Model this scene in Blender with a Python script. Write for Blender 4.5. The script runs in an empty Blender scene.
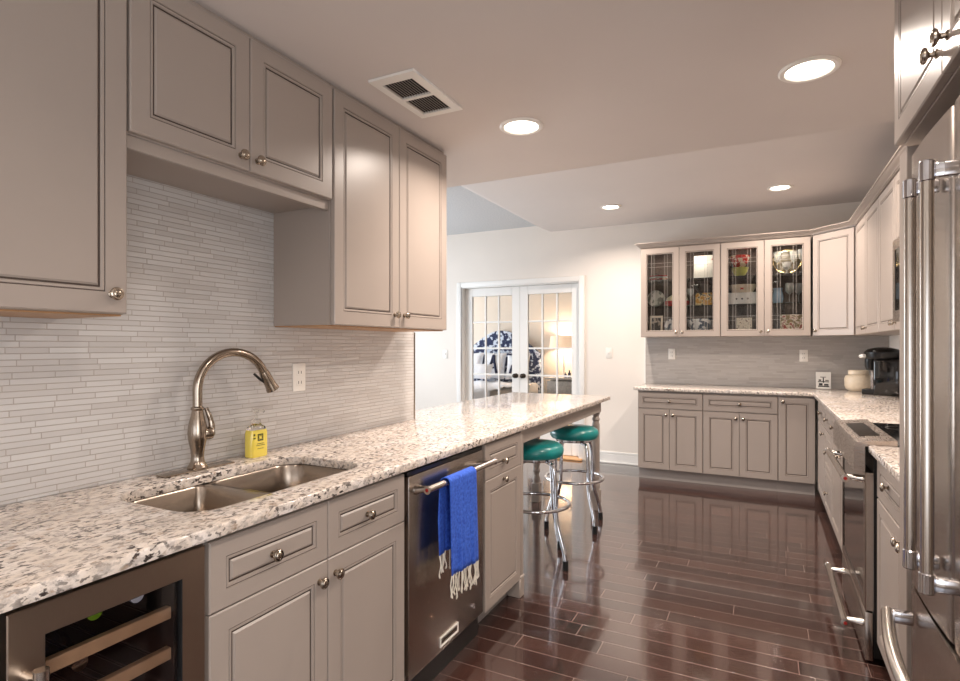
import bpy, bmesh, math, random
from mathutils import Matrix, Vector, Euler
random.seed(7)
PI = math.pi
SC = bpy.context.scene
COL = SC.collection

# ------------------------------------------------------------------ camera
cam_d = bpy.data.cameras.new('camera')
cam_d.sensor_width = 36.0
cam_d.lens = 559.44 / 960 * 36.0
cam_d.shift_y = (345.93 - 340.5) / 960
cam_d.clip_start = 0.02
cam = bpy.data.objects.new('camera', cam_d)
cam.location = (0, 0, 1.3239)
cam.rotation_euler = (PI / 2, 0, 0.4682)
COL.objects.link(cam)
SC.camera = cam

# ------------------------------------------------------------------ world, daylight, exposure
SC.view_settings.view_transform = 'Standard'
SC.view_settings.look = 'None'
SC.view_settings.gamma = 1.0
SC.view_settings.use_curve_mapping = False
SC.view_settings.exposure = 0.35

wd = bpy.data.worlds.new('sky')
SC.world = wd
wd.use_nodes = True
wd.node_tree.nodes['Background'].inputs[0].default_value = (0.75, 0.87, 1.0, 1)
wd.node_tree.nodes['Background'].inputs[1].default_value = 1.0

def area_light(name, loc, rot, sx, sy, power, color):
    l = bpy.data.lights.new(name, 'AREA')
    l.shape = 'RECTANGLE'
    l.size, l.size_y = sx, sy
    l.energy = power
    l.color = color
    o = bpy.data.objects.new(name, l)
    o.location = loc
    o.rotation_euler = rot
    COL.objects.link(o)
    return o

DAY = (0.86, 0.93, 1.0)
DINING_W, REAR_W, BED_W, SIDE_W = 72, 9, 60, 20
PUCK_FILL_W = 0.8
DOWN_W, FAR_DOWN_W, MID_DOWN_W, REAR_DOWN_W = 14, 19, 21, 10
# daylight at the wall openings further down; side and bedroom ones are added
area_light('dining_window_daylight', (-5.02, 4.45, 1.40), (0, -PI / 2, 0), 1.7, 1.8, DINING_W, DAY)
area_light('rear_window_daylight', (-0.4, -1.72, 1.02), (PI / 2, 0, 0), 1.9, 1.15, REAR_W, (0.96, 0.95, 1.0))
area_light('added_side_fill', (1.02, -0.6, 1.25), (0, PI / 2, 0), 1.3, 1.4, SIDE_W, (1.0, 0.98, 0.97))  # added unseen source that brightens the left cabinet fronts
area_light('added_bedroom_fill', (-6.27, 8.2, 1.5), (0, -PI / 2, 0), 1.5, 1.6, BED_W, (0.9, 0.95, 1.0))  # added unseen source that fills the bedroom with light

# ------------------------------------------------------------------ materials
def nt(name):
    m = bpy.data.materials.new(name)
    m.use_nodes = True
    t = m.node_tree
    return m, t, t.nodes['Principled BSDF']

def srgb(r, g, b):
    f = lambda c: (c / 255 / 12.92) if c / 255 <= 0.04045 else ((c / 255 + 0.055) / 1.055) ** 2.4
    return (f(r), f(g), f(b), 1)

def link(t, a, b):
    t.links.new(a, b)

def coords(t, kind='Object', scale=(1, 1, 1), rot=(0, 0, 0)):
    tc = t.nodes.new('ShaderNodeTexCoord')
    mp = t.nodes.new('ShaderNodeMapping')
    mp.inputs['Scale'].default_value = scale
    mp.inputs['Rotation'].default_value = rot
    link(t, tc.outputs[kind], mp.inputs['Vector'])
    return mp.outputs['Vector']

def noise(t, vec, scale, detail=3, rough=0.5):
    n = t.nodes.new('ShaderNodeTexNoise')
    n.inputs['Scale'].default_value = scale
    n.inputs['Detail'].default_value = detail
    n.inputs['Roughness'].default_value = rough
    link(t, vec, n.inputs['Vector'])
    return n.outputs['Fac']

def ramp(t, fac, stops, interp='LINEAR'):
    r = t.nodes.new('ShaderNodeValToRGB')
    r.color_ramp.interpolation = interp
    e = r.color_ramp.elements
    e[0].position, e[0].color = stops[0]
    e[1].position, e[1].color = stops[-1]
    for p, c in stops[1:-1]:
        x = e.new(p)
        x.color = c
    link(t, fac, r.inputs['Fac'])
    return r.outputs['Color']

def mixc(t, fac, a, b, mode='MIX'):
    m = t.nodes.new('ShaderNodeMix')
    m.data_type = 'RGBA'
    m.blend_type = mode
    for sock, v in ((m.inputs[0], fac), (m.inputs[6], a), (m.inputs[7], b)):
        if hasattr(v, 'links'):
            link(t, v, sock)
        else:
            sock.default_value = v
    return m.outputs[2]

def math_(t, op, a, b=None):
    m = t.nodes.new('ShaderNodeMath')
    m.operation = op
    for i, v in enumerate((a, b)):
        if v is None:
            continue
        if hasattr(v, 'links'):
            link(t, v, m.inputs[i])
        else:
            m.inputs[i].default_value = v
    return m.outputs[0]

def bump(t, bsdf, h, strength, dist=0.002):
    b = t.nodes.new('ShaderNodeBump')
    b.inputs['Strength'].default_value = strength
    b.inputs['Distance'].default_value = dist
    link(t, h, b.inputs['Height'])
    link(t, b.outputs['Normal'], bsdf.inputs['Normal'])

def simple(name, col, rough=0.5, metal=0.0, var=0.06, scale=12, spec=None, coat=0.0, emit=None, estr=1.0):
    m, t, b = nt(name)
    v = coords(t)
    n = noise(t, v, scale)
    dark = tuple(c * (1 - var) for c in col[:3]) + (1,)
    lite = tuple(min(1, c * (1 + var)) for c in col[:3]) + (1,)
    link(t, ramp(t, n, [(0.3, dark), (0.7, lite)]), b.inputs['Base Color'])
    b.inputs['Roughness'].default_value = rough
    b.inputs['Metallic'].default_value = metal
    if spec is not None:
        b.inputs['Specular IOR Level'].default_value = spec
    if coat:
        b.inputs['Coat Weight'].default_value = coat
        b.inputs['Coat Roughness'].default_value = 0.08
    if emit:
        b.inputs['Emission Color'].default_value = emit
        b.inputs['Emission Strength'].default_value = estr
    return m

def brushed(name, col, rough, direction=(1, 1, 60), strength=0.08):
    m, t, b = nt(name)
    v = coords(t, scale=direction)
    n = noise(t, v, 14, 5, 0.6)
    c2 = tuple(c * 0.94 for c in col[:3]) + (1,)
    link(t, ramp(t, n, [(0.3, c2), (0.7, col)]), b.inputs['Base Color'])
    r = t.nodes.new('ShaderNodeMapRange')
    r.inputs['To Min'].default_value = rough * 0.85
    r.inputs['To Max'].default_value = rough * 1.2
    link(t, n, r.inputs['Value'])
    link(t, r.outputs[0], b.inputs['Roughness'])
    b.inputs['Metallic'].default_value = 1.0
    bump(t, b, n, strength, 0.001)
    return m

PAINT = simple('taupe_cabinet_paint', srgb(163, 151, 142), 0.33, var=0.02, scale=3)
GLAZE = simple('dark_glaze_line', srgb(64, 52, 45), 0.5)
TOEKICK = simple('toe_kick_paint', srgb(165, 156, 150), 0.45, var=0.03)
MAPLE = simple('maple_cabinet_underside', srgb(170, 130, 92), 0.45, var=0.08, scale=20)
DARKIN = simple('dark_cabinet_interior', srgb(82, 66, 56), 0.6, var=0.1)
NICKEL = simple('brushed_nickel', srgb(172, 160, 146), 0.24, 1.0, var=0.05, scale=40)
NICKELDARK = simple('aged_nickel_groove', srgb(70, 62, 56), 0.4, 1.0)
FAUCETM = simple('warm_brushed_nickel', srgb(165, 152, 138), 0.22, 1.0, var=0.04, scale=30)
CHROME = simple('polished_chrome', srgb(225, 226, 230), 0.06, 1.0, var=0.01)
STEEL = brushed('brushed_steel_vertical', srgb(174, 163, 154), 0.25, (150, 150, 1.5), 0.02)
STEELH = brushed('brushed_steel_horizontal', srgb(176, 166, 158), 0.27, (1.5, 1.5, 160), 0.02)
STEELW = brushed('brushed_steel_warm', srgb(184, 166, 150), 0.32, (150, 150, 1.5), 0.02)
BARM = simple('satin_steel_bar', srgb(205, 198, 190), 0.2, 1.0, var=0.03)
SINKM = brushed('sink_steel', srgb(168, 156, 144), 0.25, (4, 4, 60), 0.02)
BLACKP = simple('black_plastic', srgb(18, 17, 17), 0.3, var=0.1)
BLACKG = simple('black_gloss', srgb(10, 10, 11), 0.06, var=0.02, coat=0.5)
RECESS_SHADE = simple('painted_recess_shade', srgb(20, 17, 16), 0.7)  # near-black colour for the shade inside the vent
RUBBER = simple('black_rubber', srgb(15, 15, 16), 0.6)
WHITEP = simple('white_plastic', srgb(235, 231, 224), 0.35, var=0.01)
SLOT = simple('outlet_slot', srgb(70, 66, 62), 0.6)
WALLM = simple('warm_white_wall_paint', srgb(234, 226, 217), 0.75, var=0.015, scale=2)
CEILM = simple('ceiling_paint', srgb(212, 203, 197), 0.85, var=0.015, scale=2)
TRIMW = simple('white_trim_paint', srgb(238, 236, 232), 0.4, var=0.01)
CEILTEX, _t, _b = nt('textured_ceiling_paint')
_v = coords(_t)
_n = noise(_t, _v, 60, 4, 0.7)
link(_t, ramp(_t, _n, [(0.35, srgb(196, 198, 200)), (0.65, srgb(216, 216, 216))]), _b.inputs['Base Color'])
_b.inputs['Roughness'].default_value = 0.9
bump(_t, _b, _n, 0.6, 0.01)
TEAL = simple('teal_vinyl', srgb(16, 124, 122), 0.3, var=0.06, scale=8, coat=0.3)
TOWELM, _t, _b = nt('blue_woven_cotton')
_v = coords(_t)
_n = noise(_t, _v, 90, 3, 0.6)
link(_t, ramp(_t, _n, [(0.3, srgb(28, 66, 170)), (0.7, srgb(62, 108, 214))]), _b.inputs['Base Color'])
_b.inputs['Roughness'].default_value = 0.9
bump(_t, _b, noise(_t, _v, 320, 2), 0.5, 0.002)
FRINGE = simple('white_cotton_fringe', srgb(232, 226, 212), 0.9)
WOODSHELF = simple('pale_beech_shelf', srgb(224, 174, 124), 0.45, var=0.1, scale=26)
REDM = simple('red_medallion', srgb(150, 24, 20), 0.35)
BULB = simple('lamp_lens', srgb(255, 246, 230), 0.4, emit=(1.0, 0.9, 0.76, 1), estr=7)
CERAMW = simple('white_ceramic', srgb(232, 230, 225), 0.2, var=0.02)
CERAMC = simple('cream_ceramic', srgb(226, 210, 186), 0.3, var=0.06, scale=40)
REDC = simple('red_ceramic', srgb(178, 46, 44), 0.25)
GREENC = simple('lime_ceramic', srgb(196, 196, 96), 0.3)
BLUEC = simple('pale_blue_ceramic', srgb(150, 178, 206), 0.2)
SILVER = simple('silver_metal', srgb(214, 208, 198), 0.15, 1.0)
TRAYM = simple('dark_olive_tray', srgb(104, 92, 66), 0.35, var=0.15)
GOLDM = simple('pale_gold_metal', srgb(214, 190, 140), 0.25, 1.0)

def tile_material(name, rough, dim=1.0):
    m, t, b = nt(name)
    tc = t.nodes.new('ShaderNodeTexCoord')
    sx = t.nodes.new('ShaderNodeSeparateXYZ')
    link(t, tc.outputs['Object'], sx.inputs[0])
    # every row gets a pseudo-random shift along the wall
    H = 0.0165
    row = math_(t, 'FLOOR', math_(t, 'DIVIDE', sx.outputs['Z'], H))
    wn = t.nodes.new('ShaderNodeTexWhiteNoise')
    wn.noise_dimensions = '1D'
    link(t, row, wn.inputs['W'])
    along = math_(t, 'ADD', sx.outputs['X'], sx.outputs['Y'])
    u = math_(t, 'ADD', along, math_(t, 'MULTIPLY', wn.outputs['Value'], 0.7))
    cb = t.nodes.new('ShaderNodeCombineXYZ')
    link(t, u, cb.inputs[0])
    link(t, sx.outputs['Z'], cb.inputs[1])
    br = t.nodes.new('ShaderNodeTexBrick')
    br.offset, br.offset_frequency, br.squash, br.squash_frequency = 0.37, 3, 1.7, 2
    br.inputs['Color1'].default_value = (0.0, 0.0, 0.0, 1)
    br.inputs['Color2'].default_value = (1, 1, 1, 1)
    br.inputs['Mortar'].default_value = (0.5, 0.5, 0.5, 1)
    br.inputs['Scale'].default_value = 1.0
    br.inputs['Mortar Size'].default_value = 0.0013
    br.inputs['Mortar Smooth'].default_value = 0.2
    br.inputs['Bias'].default_value = 0.0
    br.inputs['Brick Width'].default_value = 0.10
    br.inputs['Row Height'].default_value = H
    link(t, cb.outputs[0], br.inputs['Vector'])
    shade = ramp(t, br.outputs['Color'], [(0.0, srgb(194 * dim, 190 * dim ** 1.1, 187 * dim ** 1.2)), (0.4, srgb(203 * dim, 200 * dim ** 1.1, 198 * dim ** 1.2)), (1.0, srgb(211 * dim, 209 * dim ** 1.1, 207 * dim ** 1.2))])
    col = mixc(t, br.outputs['Fac'], shade, srgb(172, 164, 157))
    link(t, col, b.inputs['Base Color'])
    rr = ramp(t, br.outputs['Color'], [(0.0, (0.5, 0.5, 0.5, 1)), (0.6, (0.32, 0.32, 0.32, 1)), (1.0, (0.14, 0.14, 0.14, 1))])
    if rough:
        b.inputs['Roughness'].default_value = rough
    else:
        link(t, rr, b.inputs['Roughness'])
    inv = math_(t, 'SUBTRACT', 1.0, br.outputs['Fac'])
    bump(t, b, inv, 0.25 if rough else 0.7, 0.002)
    return m
TILE = tile_material('linear_glass_mosaic', None, 0.97)
TILEB = tile_material('satin_linear_mosaic', 0.55, 0.86)

def granite_material(name, base, warm):
    m, t, b = nt(name)
    v = coords(t)
    vs = coords(t, scale=(1.0, 0.6, 1.0))
    big = noise(t, v, 7, 4, 0.6)
    c = ramp(t, big, [(0.3, base), (0.5, warm), (0.7, base)])
    mid = ramp(t, noise(t, vs, 55, 5, 0.7), [(0.46, (0, 0, 0, 1)), (0.60, (1, 1, 1, 1))])
    c = mixc(t, math_(t, 'MULTIPLY', mid, 0.6), c, srgb(158, 148, 142))
    gate = ramp(t, noise(t, v, 16, 3), [(0.36, (0.25, 0.25, 0.25, 1)), (0.6, (1, 1, 1, 1))])
    dark = ramp(t, noise(t, vs, 80, 4, 0.6), [(0.525, (0, 0, 0, 1)), (0.575, (1, 1, 1, 1))])
    c = mixc(t, math_(t, 'MULTIPLY', dark, gate), c, srgb(66, 58, 55))
    tan = ramp(t, noise(t, vs, 52, 3, 0.6), [(0.60, (0, 0, 0, 1)), (0.68, (1, 1, 1, 1))])
    c = mixc(t, math_(t, 'MULTIPLY', tan, 0.6), c, srgb(150, 122, 96))
    link(t, c, b.inputs['Base Color'])
    b.inputs['Roughness'].default_value = 0.1
    return m
GRANITE = granite_material('speckled_cream_granite', srgb(236, 229, 224), srgb(222, 209, 196))

def floor_material():
    m, t, b = nt('espresso_plank_floor')
    tc = t.nodes.new('ShaderNodeTexCoord')
    sx = t.nodes.new('ShaderNodeSeparateXYZ')
    link(t, tc.outputs['Object'], sx.inputs[0])
    W = 0.108
    row = math_(t, 'FLOOR', math_(t, 'DIVIDE', sx.outputs['Y'], W))
    wn = t.nodes.new('ShaderNodeTexWhiteNoise')
    wn.noise_dimensions = '1D'
    link(t, row, wn.inputs['W'])
    u = math_(t, 'ADD', sx.outputs['X'], math_(t, 'MULTIPLY', wn.outputs['Value'], 3.1))
    cb = t.nodes.new('ShaderNodeCombineXYZ')
    link(t, u, cb.inputs[0])
    link(t, sx.outputs['Y'], cb.inputs[1])
    br = t.nodes.new('ShaderNodeTexBrick')
    br.offset, br.offset_frequency, br.squash, br.squash_frequency = 0.5, 2, 1.0, 2
    br.inputs['Color1'].default_value = (0, 0, 0, 1)
    br.inputs['Color2'].default_value = (1, 1, 1, 1)
    br.inputs['Mortar'].default_value = (0.5, 0.5, 0.5, 1)
    br.inputs['Scale'].default_value = 1.0
    br.inputs['Mortar Size'].default_value = 0.0018
    br.inputs['Mortar Smooth'].default_value = 0.6
    br.inputs['Brick Width'].default_value = 0.95
    br.inputs['Row Height'].default_value = W
    link(t, cb.outputs[0], br.inputs['Vector'])
    grain = noise(t, coords(t, scale=(3, 60, 1)), 3, 5, 0.65)
    base = ramp(t, br.outputs['Color'], [(0, srgb(42, 27, 24)), (0.5, srgb(58, 38, 33)), (1, srgb(76, 51, 44))])
    base = mixc(t, math_(t, 'MULTIPLY', grain, 0.5), base, srgb(44, 28, 26))
    col = mixc(t, br.outputs['Fac'], base, srgb(128, 108, 100))  # pale seam colour paints the glint along the plank bevels
    link(t, col, b.inputs['Base Color'])
    r = t.nodes.new('ShaderNodeMapRange')
    r.inputs['To Min'].default_value = 0.10
    r.inputs['To Max'].default_value = 0.17
    link(t, grain, r.inputs['Value'])
    link(t, r.outputs[0], b.inputs['Roughness'])
    b.inputs['IOR'].default_value = 1.55
    b.inputs['Coat Weight'].default_value = 0.7
    b.inputs['Coat IOR'].default_value = 1.5
    b.inputs['Coat Roughness'].default_value = 0.07
    h = mixc(t, 0.06, math_(t, 'SUBTRACT', 1.0, br.outputs['Fac']), grain)
    bump(t, b, h, 0.35, 0.0015)
    return m
FLOORM = floor_material()

def pane_material(name, tint, refl=0.12):
    m = bpy.data.materials.new(name)
    m.use_nodes = True
    t = m.node_tree
    t.nodes.clear()
    out = t.nodes.new('ShaderNodeOutputMaterial')
    tr = t.nodes.new('ShaderNodeBsdfTransparent')
    tr.inputs[0].default_value = tint
    gl = t.nodes.new('ShaderNodeBsdfGlossy')
    gl.inputs['Roughness'].default_value = 0.02
    fr = t.nodes.new('ShaderNodeFresnel')
    fr.inputs['IOR'].default_value = 1.45
    mx = t.nodes.new('ShaderNodeMixShader')
    link(t, fr.outputs[0], mx.inputs[0])
    link(t, tr.outputs[0], mx.inputs[1])
    link(t, gl.outputs[0], mx.inputs[2])
    link(t, mx.outputs[0], out.inputs[0])
    return m
PANE = pane_material('clear_pane', (0.97, 0.97, 0.96, 1))
SMOKED = pane_material('tinted_cooler_glass', (0.88, 0.88, 0.92, 1))

def glass_material(name, col, rough=0.02, ior=1.45, trans=1.0):
    m, t, b = nt(name)
    b.inputs['Base Color'].default_value = col
    b.inputs['Roughness'].default_value = rough
    b.inputs['Transmission Weight'].default_value = trans
    b.inputs['IOR'].default_value = ior
    return m
GLASS = glass_material('drinking_glass', (0.95, 0.97, 0.97, 1), 0.03, 1.45, 0.72)
SOAPL = simple('yellow_liquid_soap', srgb(238, 216, 92), 0.12, var=0.05, coat=0.6)
CLEARP = glass_material('clear_plastic', (0.93, 0.93, 0.90, 1), 0.1, 1.3)

def pattern(name, a, b_, scale, thr=0.5, c=None, rough=0.5, width=0.02):
    m, t, b = nt(name)
    v = coords(t)
    n = noise(t, v, scale, 2, 0.5)
    stops = [(thr - width, a), (thr + width, b_)]
    if c:
        stops = [(thr - 0.1, c), (thr - 0.08, a), (thr - width, a), (thr + width, b_)]
    link(t, ramp(t, n, stops), b.inputs['Base Color'])
    b.inputs['Roughness'].default_value = rough
    return m
NAVYFLORAL = pattern('navy_floral_upholstery', srgb(30, 44, 82), srgb(206, 216, 232), 15, 0.53, rough=0.9)
BLUEWHITE = pattern('blue_and_white_china', srgb(238, 240, 240), srgb(94, 108, 124), 22, 0.53, rough=0.2)
FRUITBOX = pattern('fruit_print', srgb(230, 208, 150), srgb(206, 150, 44), 26, 0.52, c=srgb(80, 84, 66))
FLORALBOX = pattern('rose_print', srgb(238, 224, 204), srgb(168, 86, 74), 24, 0.58, c=srgb(150, 132, 90))
PHOTOP = pattern('dark_photo_print', srgb(40, 36, 32), srgb(150, 140, 124), 26, 0.55)
POPPY = pattern('red_spot_print', srgb(240, 238, 232), srgb(200, 60, 50), 14, 0.64)
SCRIPTP = pattern('faint_script_print', srgb(236, 226, 208), srgb(150, 128, 110), 60, 0.6)
MARBLEP = pattern('grey_marbled_plate', srgb(206, 206, 196), srgb(140, 142, 134), 14, 0.52, rough=0.25)
STRIPED = pattern('red_cream_glaze', srgb(196, 58, 48), srgb(238, 214, 190), 22, 0.55, rough=0.25)
WICKER = simple('grey_wicker', srgb(196, 188, 180), 0.8, var=0.3, scale=60)
LINENW = simple('white_bed_linen', srgb(232, 234, 240), 0.9, var=0.03)
LINENG = simple('pale_grey_bedspread', srgb(206, 202, 200), 0.9, var=0.06, scale=6)
NAVY = simple('navy_fabric', srgb(24, 36, 72), 0.9)
BEDWALL = simple('beige_bedroom_paint', srgb(228, 216, 202), 0.8, var=0.02, scale=2)
SHADE = simple('lamp_shade_linen', srgb(244, 214, 186), 0.8, emit=(1.0, 0.70, 0.48, 1), estr=0.55)

# ------------------------------------------------------------------ mesh helpers
class MB:
    """collects shapes into ONE mesh"""
    def __init__(self):
        self.v, self.f, self.mi, self.mats = [], [], [], []
    def m(self, mat):
        if mat not in self.mats:
            self.mats.append(mat)
        return self.mats.index(mat)
    def raw(self, vs, fs, mat, T=None):
        o = len(self.v)
        k = self.m(mat)
        self.v.extend((T @ Vector(p)) if T is not None else Vector(p) for p in vs)
        for f in fs:
            self.f.append([i + o for i in f])
            self.mi.append(k)
        return self
    def box(self, x0, x1, y0, y1, z0, z1, mat, bev=0.0, seg=2, T=None):
        bm = bmesh.new()
        bmesh.ops.create_cube(bm, size=1.0)
        for v in bm.verts:
            v.co = Vector(((x0 + x1) / 2 + v.co.x * (x1 - x0), (y0 + y1) / 2 + v.co.y * (y1 - y0), (z0 + z1) / 2 + v.co.z * (z1 - z0)))
        if bev > 0:
            bmesh.ops.bevel(bm, geom=bm.edges[:], offset=bev, segments=seg, profile=0.5, affect='EDGES')
        bm.verts.index_update()
        self.raw([v.co[:] for v in bm.verts], [[v.index for v in f.verts] for f in bm.faces], mat, T)
        bm.free()
        return self
    def lathe(self, prof, mat, seg=24, T=None, sx=1.0, sy=1.0, caps=True):
        vs, fs = [], []
        n = len(prof)
        for r, z in prof:
            for k in range(seg):
                a = 2 * PI * k / seg
                vs.append((r * math.cos(a) * sx, r * math.sin(a) * sy, z))
        for i in range(n - 1):
            for k in range(seg):
                k2 = (k + 1) % seg
                fs.append([i * seg + k, i * seg + k2, (i + 1) * seg + k2, (i + 1) * seg + k])
        if caps and prof[0][0] > 1e-6:
            fs.append([k for k in range(seg)][::-1])
        if caps and prof[-1][0] > 1e-6:
            fs.append([(n - 1) * seg + k for k in range(seg)])
        return self.raw(vs, fs, mat, T)
    def tube(self, pts, r, mat, seg=12, T=None, closed=False, caps=True):
        pts = [Vector(p) for p in pts]
        n = len(pts)
        rs = r if isinstance(r, (list, tuple)) else [r] * n
        tang = []
        for i in range(n):
            if closed:
                d = pts[(i + 1) % n] - pts[i - 1]
            else:
                d = pts[min(i + 1, n - 1)] - pts[max(i - 1, 0)]
            tang.append(d.normalized())
        up = Vector((0, 0, 1)) if abs(tang[0].z) < 0.9 else Vector((1, 0, 0))
        u = tang[0].cross(up).normalized()
        vs, fs = [], []
        for i in range(n):
            u = (u - tang[i] * u.dot(tang[i])).normalized()
            w = tang[i].cross(u)
            for k in range(seg):
                a = 2 * PI * k / seg
                vs.append(pts[i] + (u * math.cos(a) + w * math.sin(a)) * rs[i])
        m = n if closed else n - 1
        for i in range(m):
            j = (i + 1) % n
            for k in range(seg):
                k2 = (k + 1) % seg
                fs.append([i * seg + k, i * seg + k2, j * seg + k2, j * seg + k])
        if caps and not closed:
            fs.append(list(range(seg))[::-1])
            fs.append([(n - 1) * seg + k for k in range(seg)])
        return self.raw(vs, fs, mat, T)
    def rings(self, x0, x1, z0, z1, prof, mat0, hole=False, T=None):
        """nested rectangles in the xz plane; prof = [(inset, y, material of the band that leads here)]"""
        o = []
        for inset, y, mt in prof:
            o.append([(x0 + inset, y, z0 + inset), (x1 - inset, y, z0 + inset), (x1 - inset, y, z1 - inset), (x0 + inset, y, z1 - inset)])
        for i in range(len(o) - 1):
            for k in range(4):
                k2 = (k + 1) % 4
                self.raw([o[i][k], o[i][k2], o[i + 1][k2], o[i + 1][k]], [[0, 1, 2, 3]], prof[i + 1][2], T)
        if not hole:
            self.raw(o[-1], [[0, 1, 2, 3]], mat0, T)
            self.raw(o[0], [[3, 2, 1, 0]], mat0, T)
        return self
    def prism(self, poly, z0, z1, mat, T=None):
        n = len(poly)
        vs = [(x, y, z0) for x, y in poly] + [(x, y, z1) for x, y in poly]
        fs = [list(range(n))[::-1], list(range(n, 2 * n))]
        fs += [[i, (i + 1) % n, n + (i + 1) % n, n + i] for i in range(n)]
        return self.raw(vs, fs, mat, T)
    def build(self, name, parent=None, angle=38, loc=None, fix=True):
        me = bpy.data.meshes.new(name)
        me.from_pydata([tuple(v) for v in self.v], [], self.f)
        for mt in self.mats:
            me.materials.append(mt)
        me.polygons.foreach_set('material_index', self.mi)
        bm = bmesh.new()
        bm.from_mesh(me)
        bmesh.ops.remove_doubles(bm, verts=bm.verts, dist=1e-5)
        if fix:
            bmesh.ops.recalc_face_normals(bm, faces=bm.faces)
        bm.to_mesh(me)
        bm.free()
        me.polygons.foreach_set('use_smooth', [True] * len(me.polygons))
        me.set_sharp_from_angle(angle=math.radians(angle))
        me.update()
        ob = bpy.data.objects.new(name, me)
        COL.objects.link(ob)
        if parent:
            ob.parent = parent
        if loc:
            ob.location = loc
        return ob

def tag(o, label, cat=None, group=None, kind=None):
    o['label'] = label
    if cat:
        o['category'] = cat
    if group:
        o['group'] = group
    if kind:
        o['kind'] = kind
    return o

def thing(name, label, cat, loc=(0, 0, 0), rz=0, group=None):
    o = bpy.data.objects.new(name, None)
    o.empty_display_size = 0.1
    COL.objects.link(o)
    o.location = loc
    o.rotation_euler = (0, 0, rz)
    return tag(o, label, cat, group)

def struct(name, mb, label=None, loc=None, cat=None):
    o = mb.build(name, loc=loc)
    o['kind'] = 'structure'
    if label:
        o['label'] = label
    if cat:
        o['category'] = cat
    return o

def smooth_path(pts, n=8):
    """Catmull-Rom through pts"""
    P = [Vector(p) for p in pts]
    P = [P[0] * 2 - P[1]] + P + [P[-1] * 2 - P[-2]]
    out = []
    for i in range(1, len(P) - 2):
        for k in range(n):
            t = k / n
            a, b, c, d = P[i - 1], P[i], P[i + 1], P[i + 2]
            out.append(0.5 * (2 * b + (c - a) * t + (2 * a - 5 * b + 4 * c - d) * t * t + (3 * b - a - 3 * c + d) * t ** 3))
    out.append(P[-2])
    return out

RX = Matrix.Rotation(PI / 2, 4, 'X')          # local z -> -y (out of a cabinet front)
def knob_mb(x, z, y=0.0, s=1.0):
    T = Matrix.Translation((x, y, z)) @ RX @ Matrix.Scale(s, 4)
    b = MB()
    b.lathe([(0.0095, 0.0), (0.0095, 0.002), (0.0055, 0.004), (0.005, 0.011), (0.008, 0.014), (0.0150, 0.017), (0.0165, 0.020), (0.0155, 0.0235), (0.0130, 0.0250)], NICKEL, 20, T)
    b.lathe([(0.0130, 0.0250), (0.0120, 0.0238), (0.0108, 0.0238)], NICKELDARK, 20, T)
    b.lathe([(0.0108, 0.0238), (0.0095, 0.0258), (0.005, 0.0275), (0.0, 0.028)], NICKEL, 20, T)
    return b

def front_mb(x0, x1, z0, z1, fs=1.0, glass=False):
    b = MB()
    P, G = PAINT, GLAZE
    if not glass:
        e = [(0, 0.019, P), (0, 0.003, P), (0.003, 0, P)]
        e += [(0.049 * fs, 0, P), (0.0500 * fs, 0.003, P), (0.0500 * fs + 0.0016, 0.003, G), (0.0500 * fs + 0.003, 0.0008, P),
              (0.0500 * fs + 0.008, 0.0018, P), (0.0500 * fs + 0.010, 0.006, P), (0.0500 * fs + 0.0142, 0.0060, G), (0.0500 * fs + 0.019, 0.0018, P)]
        b.rings(x0, x1, z0, z1, e, P)
    else:
        e = [(0.066, 0.019, P), (0, 0.019, P), (0, 0.003, P), (0.003, 0, P), (0.055, 0, P), (0.056, 0.0015, G), (0.058, 0.0015, G), (0.059, 0, P), (0.063, 0.001, P), (0.066, 0.006, P), (0.066, 0.019, P)]
        b.rings(x0, x1, z0, z1, e, P, hole=True)
    return b

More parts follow.
